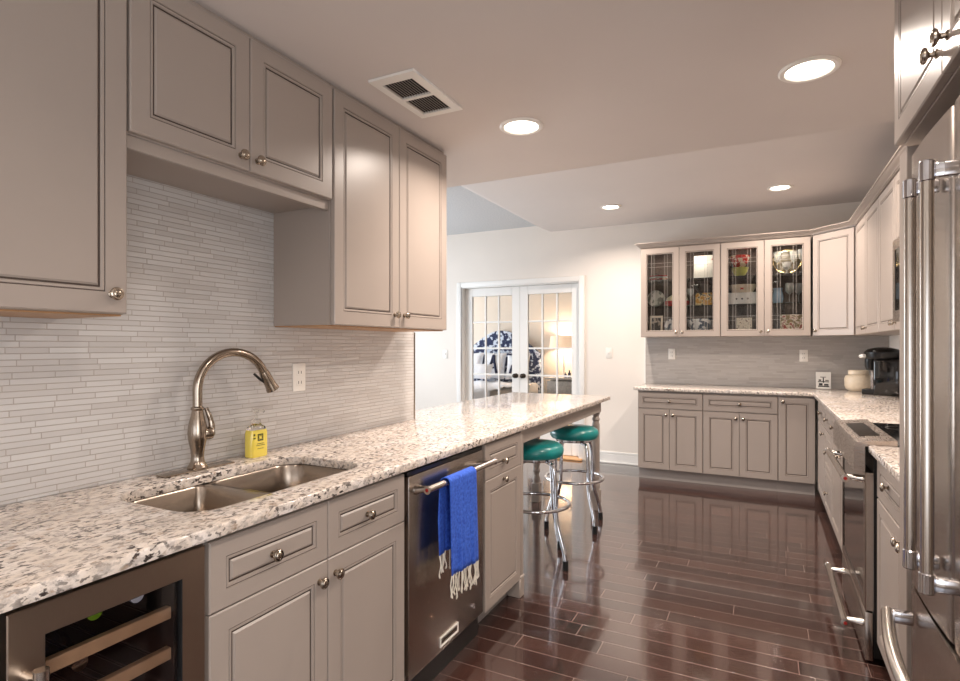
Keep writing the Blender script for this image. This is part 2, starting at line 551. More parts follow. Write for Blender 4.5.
def cabinet(name, label, cat, loc, rz, w, d, z0, z1, fronts, toe=True, group=None, hollow=False, bottom=None, body_mat=None, nobody_y=0.0205):
    t = thing(name, label, cat, loc, rz, group)
    y0 = nobody_y
    bm_ = body_mat or PAINT
    if hollow == 'sink':
        b = MB()
        b.box(0, 0.010, y0, d, z0, z1, bm_).box(w - 0.010, w, y0, d, z0, z1, bm_)
        b.box(0.010, w - 0.010, y0, d, z0, z0 + 0.018, bm_).box(0.018, w - 0.018, d - 0.012, d, z0 + 0.018, z1, bm_)
        b.box(0.018, w - 0.018, y0, y0 + 0.018, z0 + 0.018, z1, bm_)
        b.build('body', t)
    elif hollow:
        b = MB()
        b.box(0, 0.018, y0, d, z0, z1, bm_)
        b.box(w - 0.018, w, y0, d, z0, z1, bm_)
        b.box(0.018, w - 0.018, y0, d, z1 - 0.02, z1, bm_)
        b.box(0.018, w - 0.018, y0, d, z0, z0 + 0.03, bm_)
        b.build('body', t)
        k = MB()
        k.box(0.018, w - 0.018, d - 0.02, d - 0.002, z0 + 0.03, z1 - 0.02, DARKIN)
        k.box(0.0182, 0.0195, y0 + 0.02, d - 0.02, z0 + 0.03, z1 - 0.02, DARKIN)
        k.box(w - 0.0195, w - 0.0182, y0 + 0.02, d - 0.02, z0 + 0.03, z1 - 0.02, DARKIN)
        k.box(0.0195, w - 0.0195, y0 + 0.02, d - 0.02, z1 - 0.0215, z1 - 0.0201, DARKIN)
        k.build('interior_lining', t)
    else:
        MB().box(0, w, y0, d, z0, z1, bm_, 0.0012, 1).build('body', t)
    if bottom:
        MB().box(0.003, w - 0.003, y0 + 0.004, d - 0.003, z0 - 0.0045, z0 - 0.0002, bottom).build('underside_panel', t)
    if toe:
        MB().box(0.0, w, 0.075, d - 0.01, 0.0, z0 - 0.0005, TOEKICK).build('toe_kick', t)
    for f in fronts:
        kind, x0, x1, a, c, kn = f[:6]
        g = 0.0015
        if kind == 'drawer':
            o = front_mb(x0 + g, x1 - g, a + g, c - g, 0.9).build('drawer_front', t)
        elif kind == 'door':
            o = front_mb(x0 + g, x1 - g, a + g, c - g, 1.05).build('door', t)
        elif kind == 'glass':
            o = front_mb(x0 + g, x1 - g, a + g, c - g, 1, True).build('door', t)
            MB().box(x0 + 0.060, x1 - 0.060, 0.010, 0.0135, a + 0.060, c - 0.060, PANE).build('pane', o)
            L = MB()
            i0, i1, j0, j1 = x0 + 0.0675, x1 - 0.0675, a + 0.0675, c - 0.0675
            for q in (0.17, 0.27, 0.70, 0.80):
                xx = i0 + (i1 - i0) * q
                L.box(xx - 0.0012, xx + 0.0012, 0.0075, 0.0099, j0, j1, LEAD)
            for q in (0.115, 0.165, 0.835, 0.885):
                zz = j0 + (j1 - j0) * q
                L.box(i0, i1, 0.0072, 0.0098, zz - 0.0012, zz + 0.0012, LEAD)
            L.build('leaded_lines', o)
        if kn:
            knob_mb(kn[0], kn[1], 0.0).build('knob', o)
    return t
LEAD = simple('lead_came', srgb(176, 168, 160), 0.4, 0.6)

# ------------------------------------------------------------------ key positions
XB, XWALL, XUP = -1.138, -1.745, -1.434
YB, YUP, YW = 5.69, 5.98, 6.3165
XR, XRW, XRU = 0.417, 1.04, 0.70
ZC, ZF, ZD = 2.313, 2.683, 2.767
YS = 3.027                                    # far end of the low ceiling
ZT = 0.914

# ------------------------------------------------------------------ setting
struct('floor', MB().box(-6.5, 1.25, -1.9, 6.42, -0.06, 0.0, FLOORM))
struct('floor_bedroom', MB().box(-6.5, 1.25, 6.42, 10.0, -0.06, 0.0, FLOORM))
struct('wall_left', MB().box(XWALL - 0.13, XWALL - 0.008, -1.75, 2.64, 0, ZC, WALLM))
struct('wall_left_tile', MB().box(XWALL - 0.0079, XWALL, 0.05, 2.628, ZT + 0.0005, ZC - 0.001, TILE), 'pale linear glass mosaic backsplash behind the sink')
struct('trim_tile_edge', MB().box(XWALL - 0.0079, XWALL + 0.002, 2.6285, 2.640, ZT + 0.0005, 1.3995, NICKEL))
b = MB()
b.box(XRW, XRW + 0.12, -1.75, -1.3, 0, 2.9, WALLM).box(XRW, XRW + 0.12, 0.1, YW, 0, 2.9, WALLM)
b.box(XRW, XRW + 0.12, -1.3, 0.1, 0, 0.6, WALLM).box(XRW, XRW + 0.12, -1.3, 0.1, 1.9, 2.9, WALLM)
struct('wall_right', b)
b = MB()
for y in (-1.3, -0.62, 0.06):
    b.box(XRW + 0.03, XRW + 0.1, y, y + 0.04, 0.6, 1.9, TRIMW)
for z in (0.6, 1.86):
    b.box(XRW + 0.03, XRW + 0.1, -1.26, 0.06, z, z + 0.04, TRIMW)
struct('window_side_added', b)  # unseen window, added to go with the side fill light
# wall behind the camera, with a window
b = MB()
b.box(-1.89, -1.4, -1.85, -1.75, 0, ZC, WALLM).box(0.6, XRW + 0.12, -1.85, -1.75, 0, ZC, WALLM)
b.box(-1.4, 0.6, -1.85, -1.75, 0, 0.42, WALLM).box(-1.4, 0.6, -1.85, -1.75, 1.65, ZC, WALLM)
struct('wall_rear', b)
b = MB()
for x in (-1.4, -0.43, 0.55):
    b.box(x, x + 0.05, -1.83, -1.76, 0.42, 1.65, TRIMW)
for z in (0.42, 1.60):
    b.box(-1.35, 0.55, -1.83, -1.76, z, z + 0.05, TRIMW)
struct('window_rear', b)
# back wall with the opening of the double doors
DX0, DX1, DZ = -3.462, -1.900, 2.075
b = MB()
b.box(-5.1, DX0, YW, YW + 0.12, 0, 2.9, WALLM).box(DX1, XRW + 0.12, YW, YW + 0.12, 0, 2.9, WALLM).box(DX0, DX1, YW, YW + 0.12, DZ, 2.9, WALLM)
struct('wall_back', b)
# dining side
b = MB()
b.box(-5.15, -5.05, 1.5, 3.5, 0, 2.9, WALLM).box(-5.15, -5.05, 5.4, YW, 0, 2.9, WALLM)
b.box(-5.15, -5.05, 3.5, 5.4, 0, 0.5, WALLM).box(-5.15, -5.05, 3.5, 5.4, 2.3, 2.9, WALLM)
struct('wall_dining_left', b)
b = MB()
for y in (3.5, 4.42, 5.34):
    b.box(-5.13, -5.07, y, y + 0.06, 0.5, 2.3, TRIMW)
for z in (0.5, 2.24):
    b.box(-5.13, -5.07, 3.56, 5.34, z, z + 0.06, TRIMW)
struct('window_dining', b)
struct('wall_dining_front', MB().box(-5.05, XWALL - 0.13, 1.5, 1.6, 0, 2.9, WALLM))
# ceilings
struct('ceiling_low', MB().box(XWALL - 0.13, XRW + 0.12, -1.85, YS, ZC, 2.9, CEILM), 'low ceiling over the galley')
b = MB()
b.prism([(-2.25, ZF), (XRW + 0.12, ZF), (XRW + 0.12, 2.9), (-2.43, 2.9), (-2.43, ZD)], 0, YW - YS, CEILM,
        Matrix.Translation((0, YW, 0)) @ Matrix.Rotation(PI / 2, 4, 'X'))
struct('ceiling_far', b, 'smooth ceiling beyond the low galley ceiling')
b = MB()
b.box(-5.15, -2.431, 1.5, YW, ZD, 2.9, CEILTEX)
struct('ceiling_dining', b, 'textured grey ceiling over the dining side')
struct('ceiling_dining_return', MB().box(-2.431, XWALL - 0.131, 1.6, YS, ZD, 2.9, CEILTEX))
# baseboards
def board(x0, x1, name):
    b = MB()
    b.box(x0, x1, YW - 0.014, YW - 0.0005, 0.0, 0.10, TRIMW, 0.002, 1)
    b.box(x0, x1, YW - 0.011, YW - 0.0005, 0.1005, 0.13, TRIMW, 0.004, 2)
    b.box(x0, x1, YW - 0.026, YW - 0.0145, 0.0, 0.02, TRIMW, 0.004, 2)
    struct(name, b)
board(DX1 + 0.1, -1.125, 'baseboard_back')
board(-5.05, DX0 - 0.1, 'baseboard_back_left')
# door casing and wooden threshold
b = MB()
CW = 0.062
for x0 in (DX0 - CW, DX1):
    b.box(x0, x0 + CW, YW - 0.018, YW - 0.0005, 0, DZ + CW, TRIMW, 0.004, 2)
b.box(DX0, DX1, YW - 0.018, YW - 0.0005, DZ, DZ + CW, TRIMW, 0.004, 2)
b.box(DX0 + 0.0005, DX0 + 0.012, YW, YW + 0.119, 0, DZ, TRIMW)
b.box(DX1 - 0.012, DX1 - 0.0005, YW, YW + 0.119, 0, DZ, TRIMW)
b.box(DX0 + 0.012, DX1 - 0.012, YW, YW + 0.119, DZ - 0.012, DZ - 0.0005, TRIMW)
struct('trim_door_casing', b)
struct('trim_threshold', MB().box(DX0, DX1 + 0.04, YW - 0.075, YW + 0.1, 0.0005, 0.022, WOODSHELF, 0.006, 2), 'wooden threshold under the white double doors')

def french_door(name, label, x0, x1, knob_x):
    y0, y1 = YW + 0.075, YW + 0.115
    t = bpy.data.objects.new(name, None)
    COL.objects.link(t)
    t['kind'] = 'structure'
    t['label'] = label
    b = MB()
    sw = 0.104
    zt, zb = DZ - 0.118, 0.30
    b.box(x0, x0 + sw, y0, y1, 0.026, DZ - 0.014, TRIMW, 0.003, 1).box(x1 - sw, x1, y0, y1, 0.026, DZ - 0.014, TRIMW, 0.003, 1)
    b.box(x0 + sw, x1 - sw, y0, y1, zt, DZ - 0.014, TRIMW, 0.003, 1).box(x0 + sw, x1 - sw, y0, y1, 0.026, zb, TRIMW, 0.003, 1)
    b.build('door_frame', t)
    g = MB()
    gw = (x1 - x0 - 2 * sw)
    for i in (1, 2):
        x = x0 + sw + gw * i / 3
        g.box(x - 0.011, x + 0.011, y0 + 0.006, y1 - 0.006, zb, zt, TRIMW, 0.004, 1)
    for i in range(1, 5):
        z = zb + (zt - zb) * i / 5
        g.box(x0 + sw, x1 - sw, y0 + 0.007, y1 - 0.007, z - 0.011, z + 0.011, TRIMW, 0.004, 1)
    g.build('muntins', t)
    MB().box(x0 + sw, x1 - sw, y0 + 0.018, y0 + 0.022, zb, zt, PANE).build('pane', t)
    T = Matrix.Translation((knob_x, y0, 0.955)) @ RX
    MB().lathe([(0.030, 0.0), (0.030, 0.006), (0.012, 0.010), (0.011, 0.030), (0.022, 0.036), (0.029, 0.046), (0.027, 0.058), (0.016, 0.066), (0, 0.068)], NICKELDARK, 20, T).build('door_knob', t)
mid = (DX0 + DX1) / 2
french_door('door_1', 'left leaf of the white glazed double doors', DX0 + 0.014, mid - 0.0015, mid - 0.05)
french_door('door_2', 'right leaf of the white glazed double doors', mid + 0.0015, DX1 - 0.014, mid + 0.05)

# bedroom shell
struct('wall_bedroom_back', MB().box(-6.4, 0.2, 9.66, 9.76, 0, 2.9, BEDWALL))
b = MB()
b.box(-6.4, -6.3, YW + 0.12, 7.4, 0, 2.9, BEDWALL).box(-6.4, -6.3, 9.0, 9.66, 0, 2.9, BEDWALL).box(-6.4, -6.3, 7.4, 9.0, 0, 0.75, BEDWALL).box(-6.4, -6.3, 7.4, 9.0, 2.25, 2.9, BEDWALL)
struct('wall_bedroom_left', b)  # its opening is added for the bedroom fill light
struct('wall_bedroom_right', MB().box(0.2, 0.3, YW + 0.12, 9.76, 0, 2.9, BEDWALL))
struct('wall_bedroom_front', MB().box(-6.3, -5.1, YW, YW + 0.12, 0, 2.9, BEDWALL))
struct('ceiling_bedroom', MB().box(-6.4, 0.3, YW + 0.12, 9.76, 2.6, 2.7, CEILM))

# ------------------------------------------------------------------ left run of base cabinets (fronts face +x)
LR = PI / 2
DEP = 0.60
def left_unit(*a, **k):
    return cabinet(*a, **k)
ZD0, ZB, ZM, ZTOP = 0.104, 0.100, 0.700, 0.870
left_unit('base_cabinet', 'grey base cabinet under the sink with two drawer fronts and two doors', 'cabinet', (XB, 0.868, 0), LR, 0.79, DEP, ZB, 0.8835,
          [('drawer', 0, 0.395, ZM, ZTOP, (0.188, 0.782)), ('drawer', 0.395, 0.79, ZM, ZTOP, (0.578, 0.782)),
           ('door', 0, 0.395, ZD0, ZM, (0.359, 0.645)), ('door', 0.395, 0.79, ZD0, ZM, (0.426, 0.648))], hollow='sink')
nb = left_unit('base_cabinet', 'narrow grey base cabinet with one drawer and one door beside the dishwasher', 'cabinet', (XB, 2.303, 0), LR, 0.46, DEP, ZB, 0.8835,
          [('drawer', 0, 0.425, ZM, ZTOP, (0.2, 0.762)), ('door', 0, 0.425, ZD0 - 0.01, ZM, (0.2, 0.672))])
fb = MB()
fb.box(0.427, 0.46, 0.0, 0.0200, 0.100, 0.8830, PAINT, 0.002, 1)
fb.build('corner_stile', nb)
fb = MB()
fb.box(0.405, 0.462, -0.004, 0.072, 0.0, 0.0985, PAINT, 0.004, 1)
fb.box(0.412, 0.464, -0.006, 0.060, 0.0986, 0.112, PAINT, 0.004, 1)
fb.build('foot', nb)
cabinet('base_cabinet', 'base cabinet before the wine cooler at the end of the sink counter', 'cabinet', (XB, 0.05, 0), LR, 0.41, DEP, ZB, 0.8835,
        [('drawer', 0, 0.41, ZM, ZTOP, (0.2, 0.78)), ('door', 0, 0.41, ZD0, ZM, (0.36, 0.645))])

# wine cooler
wc = thing('wine_cooler', 'built-in wine cooler with a steel framed glass door', 'wine cooler', (XB, 0.470, 0), LR)
WW = 0.392
b = MB()
b.box(0.002, 0.02, 0.03, 0.58, 0.02, 0.868, BLACKP).box(WW - 0.02, WW - 0.002, 0.03, 0.58, 0.02, 0.868, BLACKP)
b.box(0.02, WW - 0.02, 0.03, 0.58, 0.848, 0.868, BLACKP).box(0.02, WW - 0.02, 0.03, 0.58, 0.02, 0.12, BLACKP).box(0.02, WW - 0.02, 0.56, 0.58, 0.12, 0.848, BLACKP)
b.build('body', wc)
d = MB()
d.rings(0.012, WW - 0.004, 0.11, 0.868, [(0.060, 0.027, STEELW), (0, 0.027, STEELW), (0, 0.002, STEELW), (0.002, 0, STEELW), (0.056, 0, STEELW), (0.0585, 0.004, BLACKP), (0.060, 0.027, BLACKP)], STEELW, hole=True)
dr = d.build('door', wc)
MB().box(0.068, WW - 0.060, 0.010, 0.014, 0.166, 0.812, SMOKED).build('pane', dr)
h = MB()
h.tube([(0.038, -0.052, 0.20), (0.038, -0.052, 0.778)], 0.0115, BARM, 16)
h.tube([(0.038, -0.0425, 0.755), (0.038, 0.0005, 0.755)], 0.008, BARM, 12)
h.tube([(0.038, -0.0425, 0.23), (0.038, 0.0005, 0.23)], 0.008, BARM, 12)
h.build('handle', dr)
for z in (0.735, 0.645, 0.555, 0.465, 0.375, 0.285, 0.200):
    s = MB()
    s.box(0.066, WW - 0.066, 0.0285, 0.046, z - 0.0135, z + 0.0135, WOODSHELF, 0.002, 1)
    for k in range(5):
        x = 0.085 + k * (WW - 0.175) / 4
        s.tube([(x, 0.047, z), (x, 0.55, z)], 0.003, BLACKP, 6)
    s.build('shelf', wc)
def bottle(x, y, z, label, foil, capm):
    t = thing('wine_bottle', label, 'bottle', (x, y, z), LR)
    T = Matrix.Rotation(PI / 2, 4, 'X')
    MB().lathe([(0.0, -0.30), (0.036, -0.298), (0.037, -0.11), (0.030, -0.085), (0.0145, -0.062), (0.0140, -0.030)], foil, 18, T).build('glass_body', t)
    MB().lathe([(0.0146, -0.0302), (0.0150, 0.0), (0.0, 0.001)], capm, 18, T).build('foil_cap', t)
GREENB = simple('green_bottle_glass', srgb(132, 168, 40), 0.12, coat=0.5)
DARKB = simple('dark_bottle_glass', srgb(40, 40, 36), 0.12, coat=0.5)
bottle(XB - 0.085, 0.668, 0.7765, 'wine bottle with a bright green top on the upper wooden shelf', DARKB, GREENB)
bottle(XB - 0.085, 0.755, 0.7765, 'wine bottle with a pale cap at the back of the upper wooden shelf', DARKB, CERAMW)
bottle(XB - 0.085, 0.640, 0.6865, 'wine bottle with a silver cap on the second wooden shelf', DARKB, SILVER)

# dishwasher
dw = thing('dishwasher', 'stainless steel dishwasher with a towel bar handle', 'dishwasher', (XB, 1.672, 0), LR)
MB().box(0.004, 0.616, 0.03, 0.58, 0.0, 0.868, BLACKP).build('body', dw)
b = MB()
b.box(0.010, 0.610, -0.001, 0.0295, 0.112, 0.852, STEEL, 0.004, 2)
b.build('door_panel', dw)
MB().box(0.010, 0.610, 0.006, 0.0290, 0.8525, 0.866, BLACKP).build('control_strip', dw)
h = MB()
h.tube([(0.030, -0.068, 0.808), (0.582, -0.068, 0.808)], 0.0125, BARM, 18)
for x in (0.055, 0.557):
    h.tube([(x, -0.066, 0.808), (x, -0.035, 0.802), (x, -0.0005, 0.796)], [0.011, 0.012, 0.019], BARM, 14)
hd = h.build('handle', dw)
for x, sg in ((0.030, -1), (0.582, 1)):
    T = Matrix.Translation((x, -0.068, 0.808)) @ Matrix.Rotation(sg * PI / 2, 4, 'Y')
    m_ = MB().lathe([(0.0128, -0.004), (0.0150, 0.0), (0.0150, 0.006), (0.0070, 0.0067)], BARM, 20, T)
    m_.lathe([(0.0070, 0.0066), (0.0062, 0.0074), (0.0, 0.0078)], REDM, 16, T).build('red_end_cap', hd)
b = MB()
b.rings(0.226, 0.372, 0.132, 0.172, [(0, -0.0011, WHITEP), (0, -0.004, WHITEP), (0.006, -0.004, WHITEP), (0.008, -0.0022, WHITEP)], BARM)
b.box(0.240, 0.358, -0.0030, -0.0022, 0.148, 0.156, NICKELDARK)
b.build('name_badge', dw)
T = Matrix.Translation((0.513, -0.001, 0.178)) @ RX
MB().lathe([(0.012, 0), (0.012, 0.002), (0.009, 0.003), (0.0075, 0.0015), (0.004, 0.0015), (0.0, 0.003)], CHROME, 18, T).build('round_badge', dw)

# countertop with sink cut-out and peninsula
def counter_slab(name, label, outline, holes, edge=0.006):
    bm = bmesh.new()
    def loop(pts):
        vs = [bm.verts.new((x, y, ZT)) for x, y in pts]
        return [bm.edges.new((vs[i], vs[(i + 1) % len(vs)])) for i in range(len(vs))]
    es = loop(outline)
    for h in holes:
        es += loop(h)
    r = bmesh.ops.triangle_fill(bm, use_beauty=True, use_dissolve=False, edges=es)
    faces = [f for f in bm.faces]
    bmesh.ops.recalc_face_normals(bm, faces=faces)
    if faces[0].normal.z < 0:
        bmesh.ops.reverse_faces(bm, faces=faces)
    bnd = [e for e in bm.edges if e.is_boundary]
    ex = bmesh.ops.extrude_face_region(bm, geom=faces)
    dv = [v for v in ex['geom'] if isinstance(v, bmesh.types.BMVert)]
    bmesh.ops.translate(bm, verts=dv, vec=(0, 0, -0.030))
    bmesh.ops.recalc_face_normals(bm, faces=bm.faces)
    tops = [e for e in bm.edges if all(abs(v.co.z - ZT) < 1e-5 for v in e.verts) and len(e.link_faces) == 2 and any(abs(f.normal.z) < 0.5 for f in e.link_faces)]
    bmesh.ops.bevel(bm, geom=tops, offset=edge, segments=3, profile=0.5, affect='EDGES')
    bots = [e for e in bm.edges if all(abs(v.co.z - ZT + 0.03) < 1e-5 for v in e.verts) and len(e.link_faces) == 2 and any(abs(f.normal.z) < 0.5 for f in e.link_faces)]
    bmesh.ops.bevel(bm, geom=bots, offset=0.003, segments=2, profile=0.5, affect='EDGES')
    me = bpy.data.meshes.new(name)
    bm.to_mesh(me)
    bm.free()
    me.materials.append(GRANITE)
    me.polygons.foreach_set('use_smooth', [True] * len(me.polygons))
    me.set_sharp_from_angle(angle=math.radians(40))
    o = bpy.data.objects.new(name, me)
    COL.objects.link(o)
    return tag(o, label, 'countertop')

def rrect(x0, x1, y0, y1, r, n=6, rlo=None, rhi=None):
    out = []
    lo, hi = (r if rlo is None else rlo), (r if rhi is None else rhi)
    for cx, cy, a0, r in ((x1 - hi, y1 - hi, 0, hi), (x0 + hi, y1 - hi, PI / 2, hi), (x0 + lo, y0 + lo, PI, lo), (x1 - lo, y0 + lo, 1.5 * PI, lo)):
        for k in range(n + 1):
            a = a0 + PI / 2 * k / n
            out.append((cx + r * math.cos(a), cy + r * math.sin(a)))
    return out
SX0, SX1, SY0, SY1 = -1.592, -1.228, 0.900, 1.560
XC = -1.1135
pen_y = 4.565
counter_slab('countertop', 'long speckled granite countertop that runs past the sink into the peninsula', 
             [(XC, 0.05), (XC, pen_y), (-1.985, pen_y), (-1.985, 2.6405), (XWALL, 2.6405), (XWALL, 0.05)], [rrect(SX0, SX1, SY0, SY1, 0.085)])

# sink: two bowls
sk = thing('kitchen_sink', 'undermounted double bowl stainless steel sink', 'sink', ((SX0 + SX1) / 2, (SY0 + SY1) / 2, 0.884))
def bowl(y0, y1, name):
    b = MB()
    cx, cy = (SX0 + SX1) / 2, (SY0 + SY1) / 2
    loops = []
    hx = (SX1 - SX0) / 2
    for inset, z, r in ((-0.018, -0.0008, 0.095), (0.004, -0.0008, 0.082), (0.007, -0.006, 0.080), (0.014, -0.10, 0.075), (0.022, -0.175, 0.07), (0.045, -0.196, 0.05), (0.12, -0.200, 0.03)):
        ins_in = max(inset, 0.0)
        yy0 = y0 + (inset if y0 == SY0 else ins_in) - cy
        yy1 = y1 - (inset if y1 == SY1 else ins_in) - cy
        loops.append([(x, y, z) for x, y in rrect(-hx + inset, hx - inset, yy0, yy1, r, 6, r if y0 == SY0 else min(r, 0.03), r if y1 == SY1 else min(r, 0.03))])
    n = len(loops[0])
    vs = [p for l in loops for p in l]
    fs = []
    for i in range(len(loops) - 1):
        for k in range(n):
            fs.append([i * n + k, i * n + (k + 1) % n, (i + 1) * n + (k + 1) % n, (i + 1) * n + k])
    fs.append([(len(loops) - 1) * n + k for k in range(n)])
    b.raw(vs, fs, SINKM)
    o = b.build('bowl', sk, 50, fix=False)
    T = Matrix.Translation((0, (y0 + y1) / 2 - cy, -0.1995))
    MB().lathe([(0.042, 0.0), (0.042, 0.002), (0.034, 0.003), (0.030, 0.0005), (0.0, 0.0005)], CHROME, 20, T).build('drain', o)
    return o
ym = SY0 + 0.300
bowl(SY0, ym - 0.010, 'a')
bowl(ym + 0.010, SY1, 'b')
MB().box(-0.176, 0.176, ym - 0.0098 - (SY0 + SY1) / 2, ym + 0.0098 - (SY0 + SY1) / 2, -0.018, -0.0012, SINKM, 0.004, 2).build('divider', sk)

# faucet
fc = thing('kitchen_faucet', 'brushed nickel gooseneck faucet with a side lever', 'faucet', (-1.672, 1.232, ZT))
b = MB()
b.box(-0.026, 0.026, -0.127, 0.127, 0.0003, 0.006, FAUCETM, 0.0025, 2)
b.build('deck_plate', fc)
b = MB()
b.lathe([(0.031, 0.0065), (0.032, 0.010), (0.027, 0.018), (0.0215, 0.028), (0.0195, 0.045), (0.022, 0.070), (0.0285, 0.100), (0.0305, 0.122), (0.0275, 0.150), (0.021, 0.178), (0.0175, 0.196), (0.0205, 0.200), (0.0205, 0.206), (0.015, 0.210)], FAUCETM, 28)
b.build('body', fc)
sp = [(0, 0, 0.208), (0, 0, 0.25)]
arc = []
R = 0.124
# the spout leans out along +x and a little towards +y
dirv = Vector((0.20, 0.98, 0)).normalized()
for k in range(0, 19):
    a = PI - (PI * 0.86) * k / 18
    p = dirv * (R + R * math.cos(a))
    arc.append((p.x, p.y, 0.264 + R * math.sin(a)))
end = Vector(arc[-1])
dv = (Vector(arc[-1]) - Vector(arc[-2])).normalized()
b = MB()
b.tube(sp + arc, 0.0150, FAUCETM, 18)
b.build('spout', fc)
b = MB()
pts = [end + dv * q for q in (0.0006, 0.012, 0.03, 0.060, 0.074, 0.078, 0.0785)]
b.tube(pts, [0.0165, 0.0185, 0.0190, 0.0205, 0.0240, 0.0240, 0.020], FAUCETM, 18)
hd = b.build('spray_head', fc)
MB().tube([end + dv * 0.048 - dirv * 0.017, end + dv * 0.030 - dirv * 0.030, end + dv * 0.008 - dirv * 0.040], [0.004, 0.005, 0.0045], BLACKP, 8).build('spray_trigger', hd)
b = MB()
side = Vector((0.42, 0.90, 0)).normalized()
c0 = Vector((0, 0, 0.118))
b.tube([c0 + side * 0.020, c0 + side * 0.034, c0 + side * 0.046, c0 + side * 0.053], [0.021, 0.0225, 0.019, 0.008], FAUCETM, 18)
b.tube(smooth_path([c0 + side * 0.045 + Vector((0, 0, 0.012)), c0 + side * 0.040 + Vector((0, 0, 0.045)), c0 + side * 0.026 + Vector((0, 0, 0.085))], 5), [0.010] * 4 + [0.0085] * 4 + [0.007] * 3, FAUCETM, 12)
b.build('lever_handle', fc)

# hand soap
so = thing('soap_bottle', 'clear pump bottle of yellow hand soap behind the sink', 'soap bottle', (-1.678, 1.478, ZT), PI / 2)
b = MB()
sec = []
for s_, z in ((0.92, 0.0005), (1.0, 0.004), (1.0, 0.088), (0.92, 0.100)):
    sec.append((s_, z))
def rounded_body(sec, hx, hy, r, mat):
    b = MB()
    loops = [[(x * s_, y * s_, z) for x, y in rrect(-hx, hx, -hy, hy, r, 5)] for s_, z in sec]
    n = len(loops[0])
    vs = [p for l in loops for p in l]
    fs = [[i * n + k, i * n + (k + 1) % n, (i + 1) * n + (k + 1) % n, (i + 1) * n + k] for i in range(len(loops) - 1) for k in range(n)]
    fs += [list(range(n))[::-1], [(len(loops) - 1) * n + k for k in range(n)]]
    return b.raw(vs, fs, mat)
rounded_body(sec, 0.040, 0.022, 0.014, SOAPL).build('soap_filled_body', so)
b = rounded_body([(0.90, 0.1003), (0.80, 0.110), (0.45, 0.118), (0.40, 0.124)], 0.040, 0.022, 0.014, CLEARP)
b.build('shoulder', so)
b = MB()
b.lathe([(0.016, 0.1243), (0.016, 0.138), (0.006, 0.141), (0.005, 0.160), (0.011, 0.162), (0.011, 0.174), (0.004, 0.177), (0.0, 0.177)], CLEARP, 16)
b.tube([(0.008, 0, 0.168), (0.03, 0, 0.168), (0.036, 0, 0.162)], 0.0045, CLEARP, 10)
b.build('pump', so)
DKOL = simple('olive_label_ink', srgb(84, 84, 30), 0.5)
b = MB()
yy = -0.0221
b.rings(-0.013, 0.013, 0.060, 0.086, [(0, yy, DKOL), (0.005, yy - 0.0004, DKOL)], DKOL, hole=True)
b.lathe([(0.0078, 0.0004), (0.0060, 0.0004)], DKOL, 18, Matrix.Translation((0, yy, 0.073)) @ RX, caps=False)
for z, w_ in ((0.050, 0.016), (0.044, 0.020), (0.032, 0.014)):
    b.box(-w_, w_, yy - 0.0005, yy, z - 0.001, z + 0.001, DKOL)
b.box(-0.032, -0.022, yy - 0.0005, yy, 0.069, 0.074, DKOL)
b.box(-0.031, -0.024, yy - 0.0005, yy, 0.080, 0.088, DKOL)
b.build('printed_label', so)

# peninsula base: aprons and turned legs
pb = thing('peninsula_frame', 'taupe frame with turned legs holding up the granite peninsula', 'peninsula frame', (-1.5, 3.7, 0))
b = MB()
b.box(0.312, 0.337, -0.930, 0.735, 0.795, 0.8835, PAINT, 0.002, 1)
b.build('apron', pb)
MB().box(-0.262, -0.237, -0.93, 0.735, 0.795, 0.8835, PAINT, 0.002, 1).build('apron', pb)
MB().box(-0.185, 0.26, 0.757, 0.782, 0.795, 0.8835, PAINT, 0.002, 1).build('apron', pb)
def leg(x, y):
    b = MB()
    h_ = 0.034
    b.box(x - h_, x + h_, y - h_, y + h_, 0.785, 0.8835, PAINT, 0.003, 1)
    b.lathe([(0.030, 0.7848), (0.033, 0.775), (0.027, 0.765), (0.022, 0.752), (0.030, 0.738), (0.032, 0.728), (0.024, 0.715), (0.027, 0.700), (0.0305, 0.685)], PAINT, 20, Matrix.Translation((x, y, 0)))
    b.lathe([(0.0305, 0.6848), (0.0305, 0.32), (0.026, 0.285), (0.031, 0.272), (0.033, 0.262), (0.025, 0.245), (0.022, 0.225), (0.031, 0.205), (0.034, 0.190), (0.028, 0.172), (0.030, 0.160)], PAINT, 20, Matrix.Translation((x, y, 0)))
    b.box(x - h_, x + h_, y - h_, y + h_, 0.0, 0.1598, PAINT, 0.003, 1)
    b.build('leg', pb)
leg(0.292, 0.770)
leg(-0.222, 0.770)

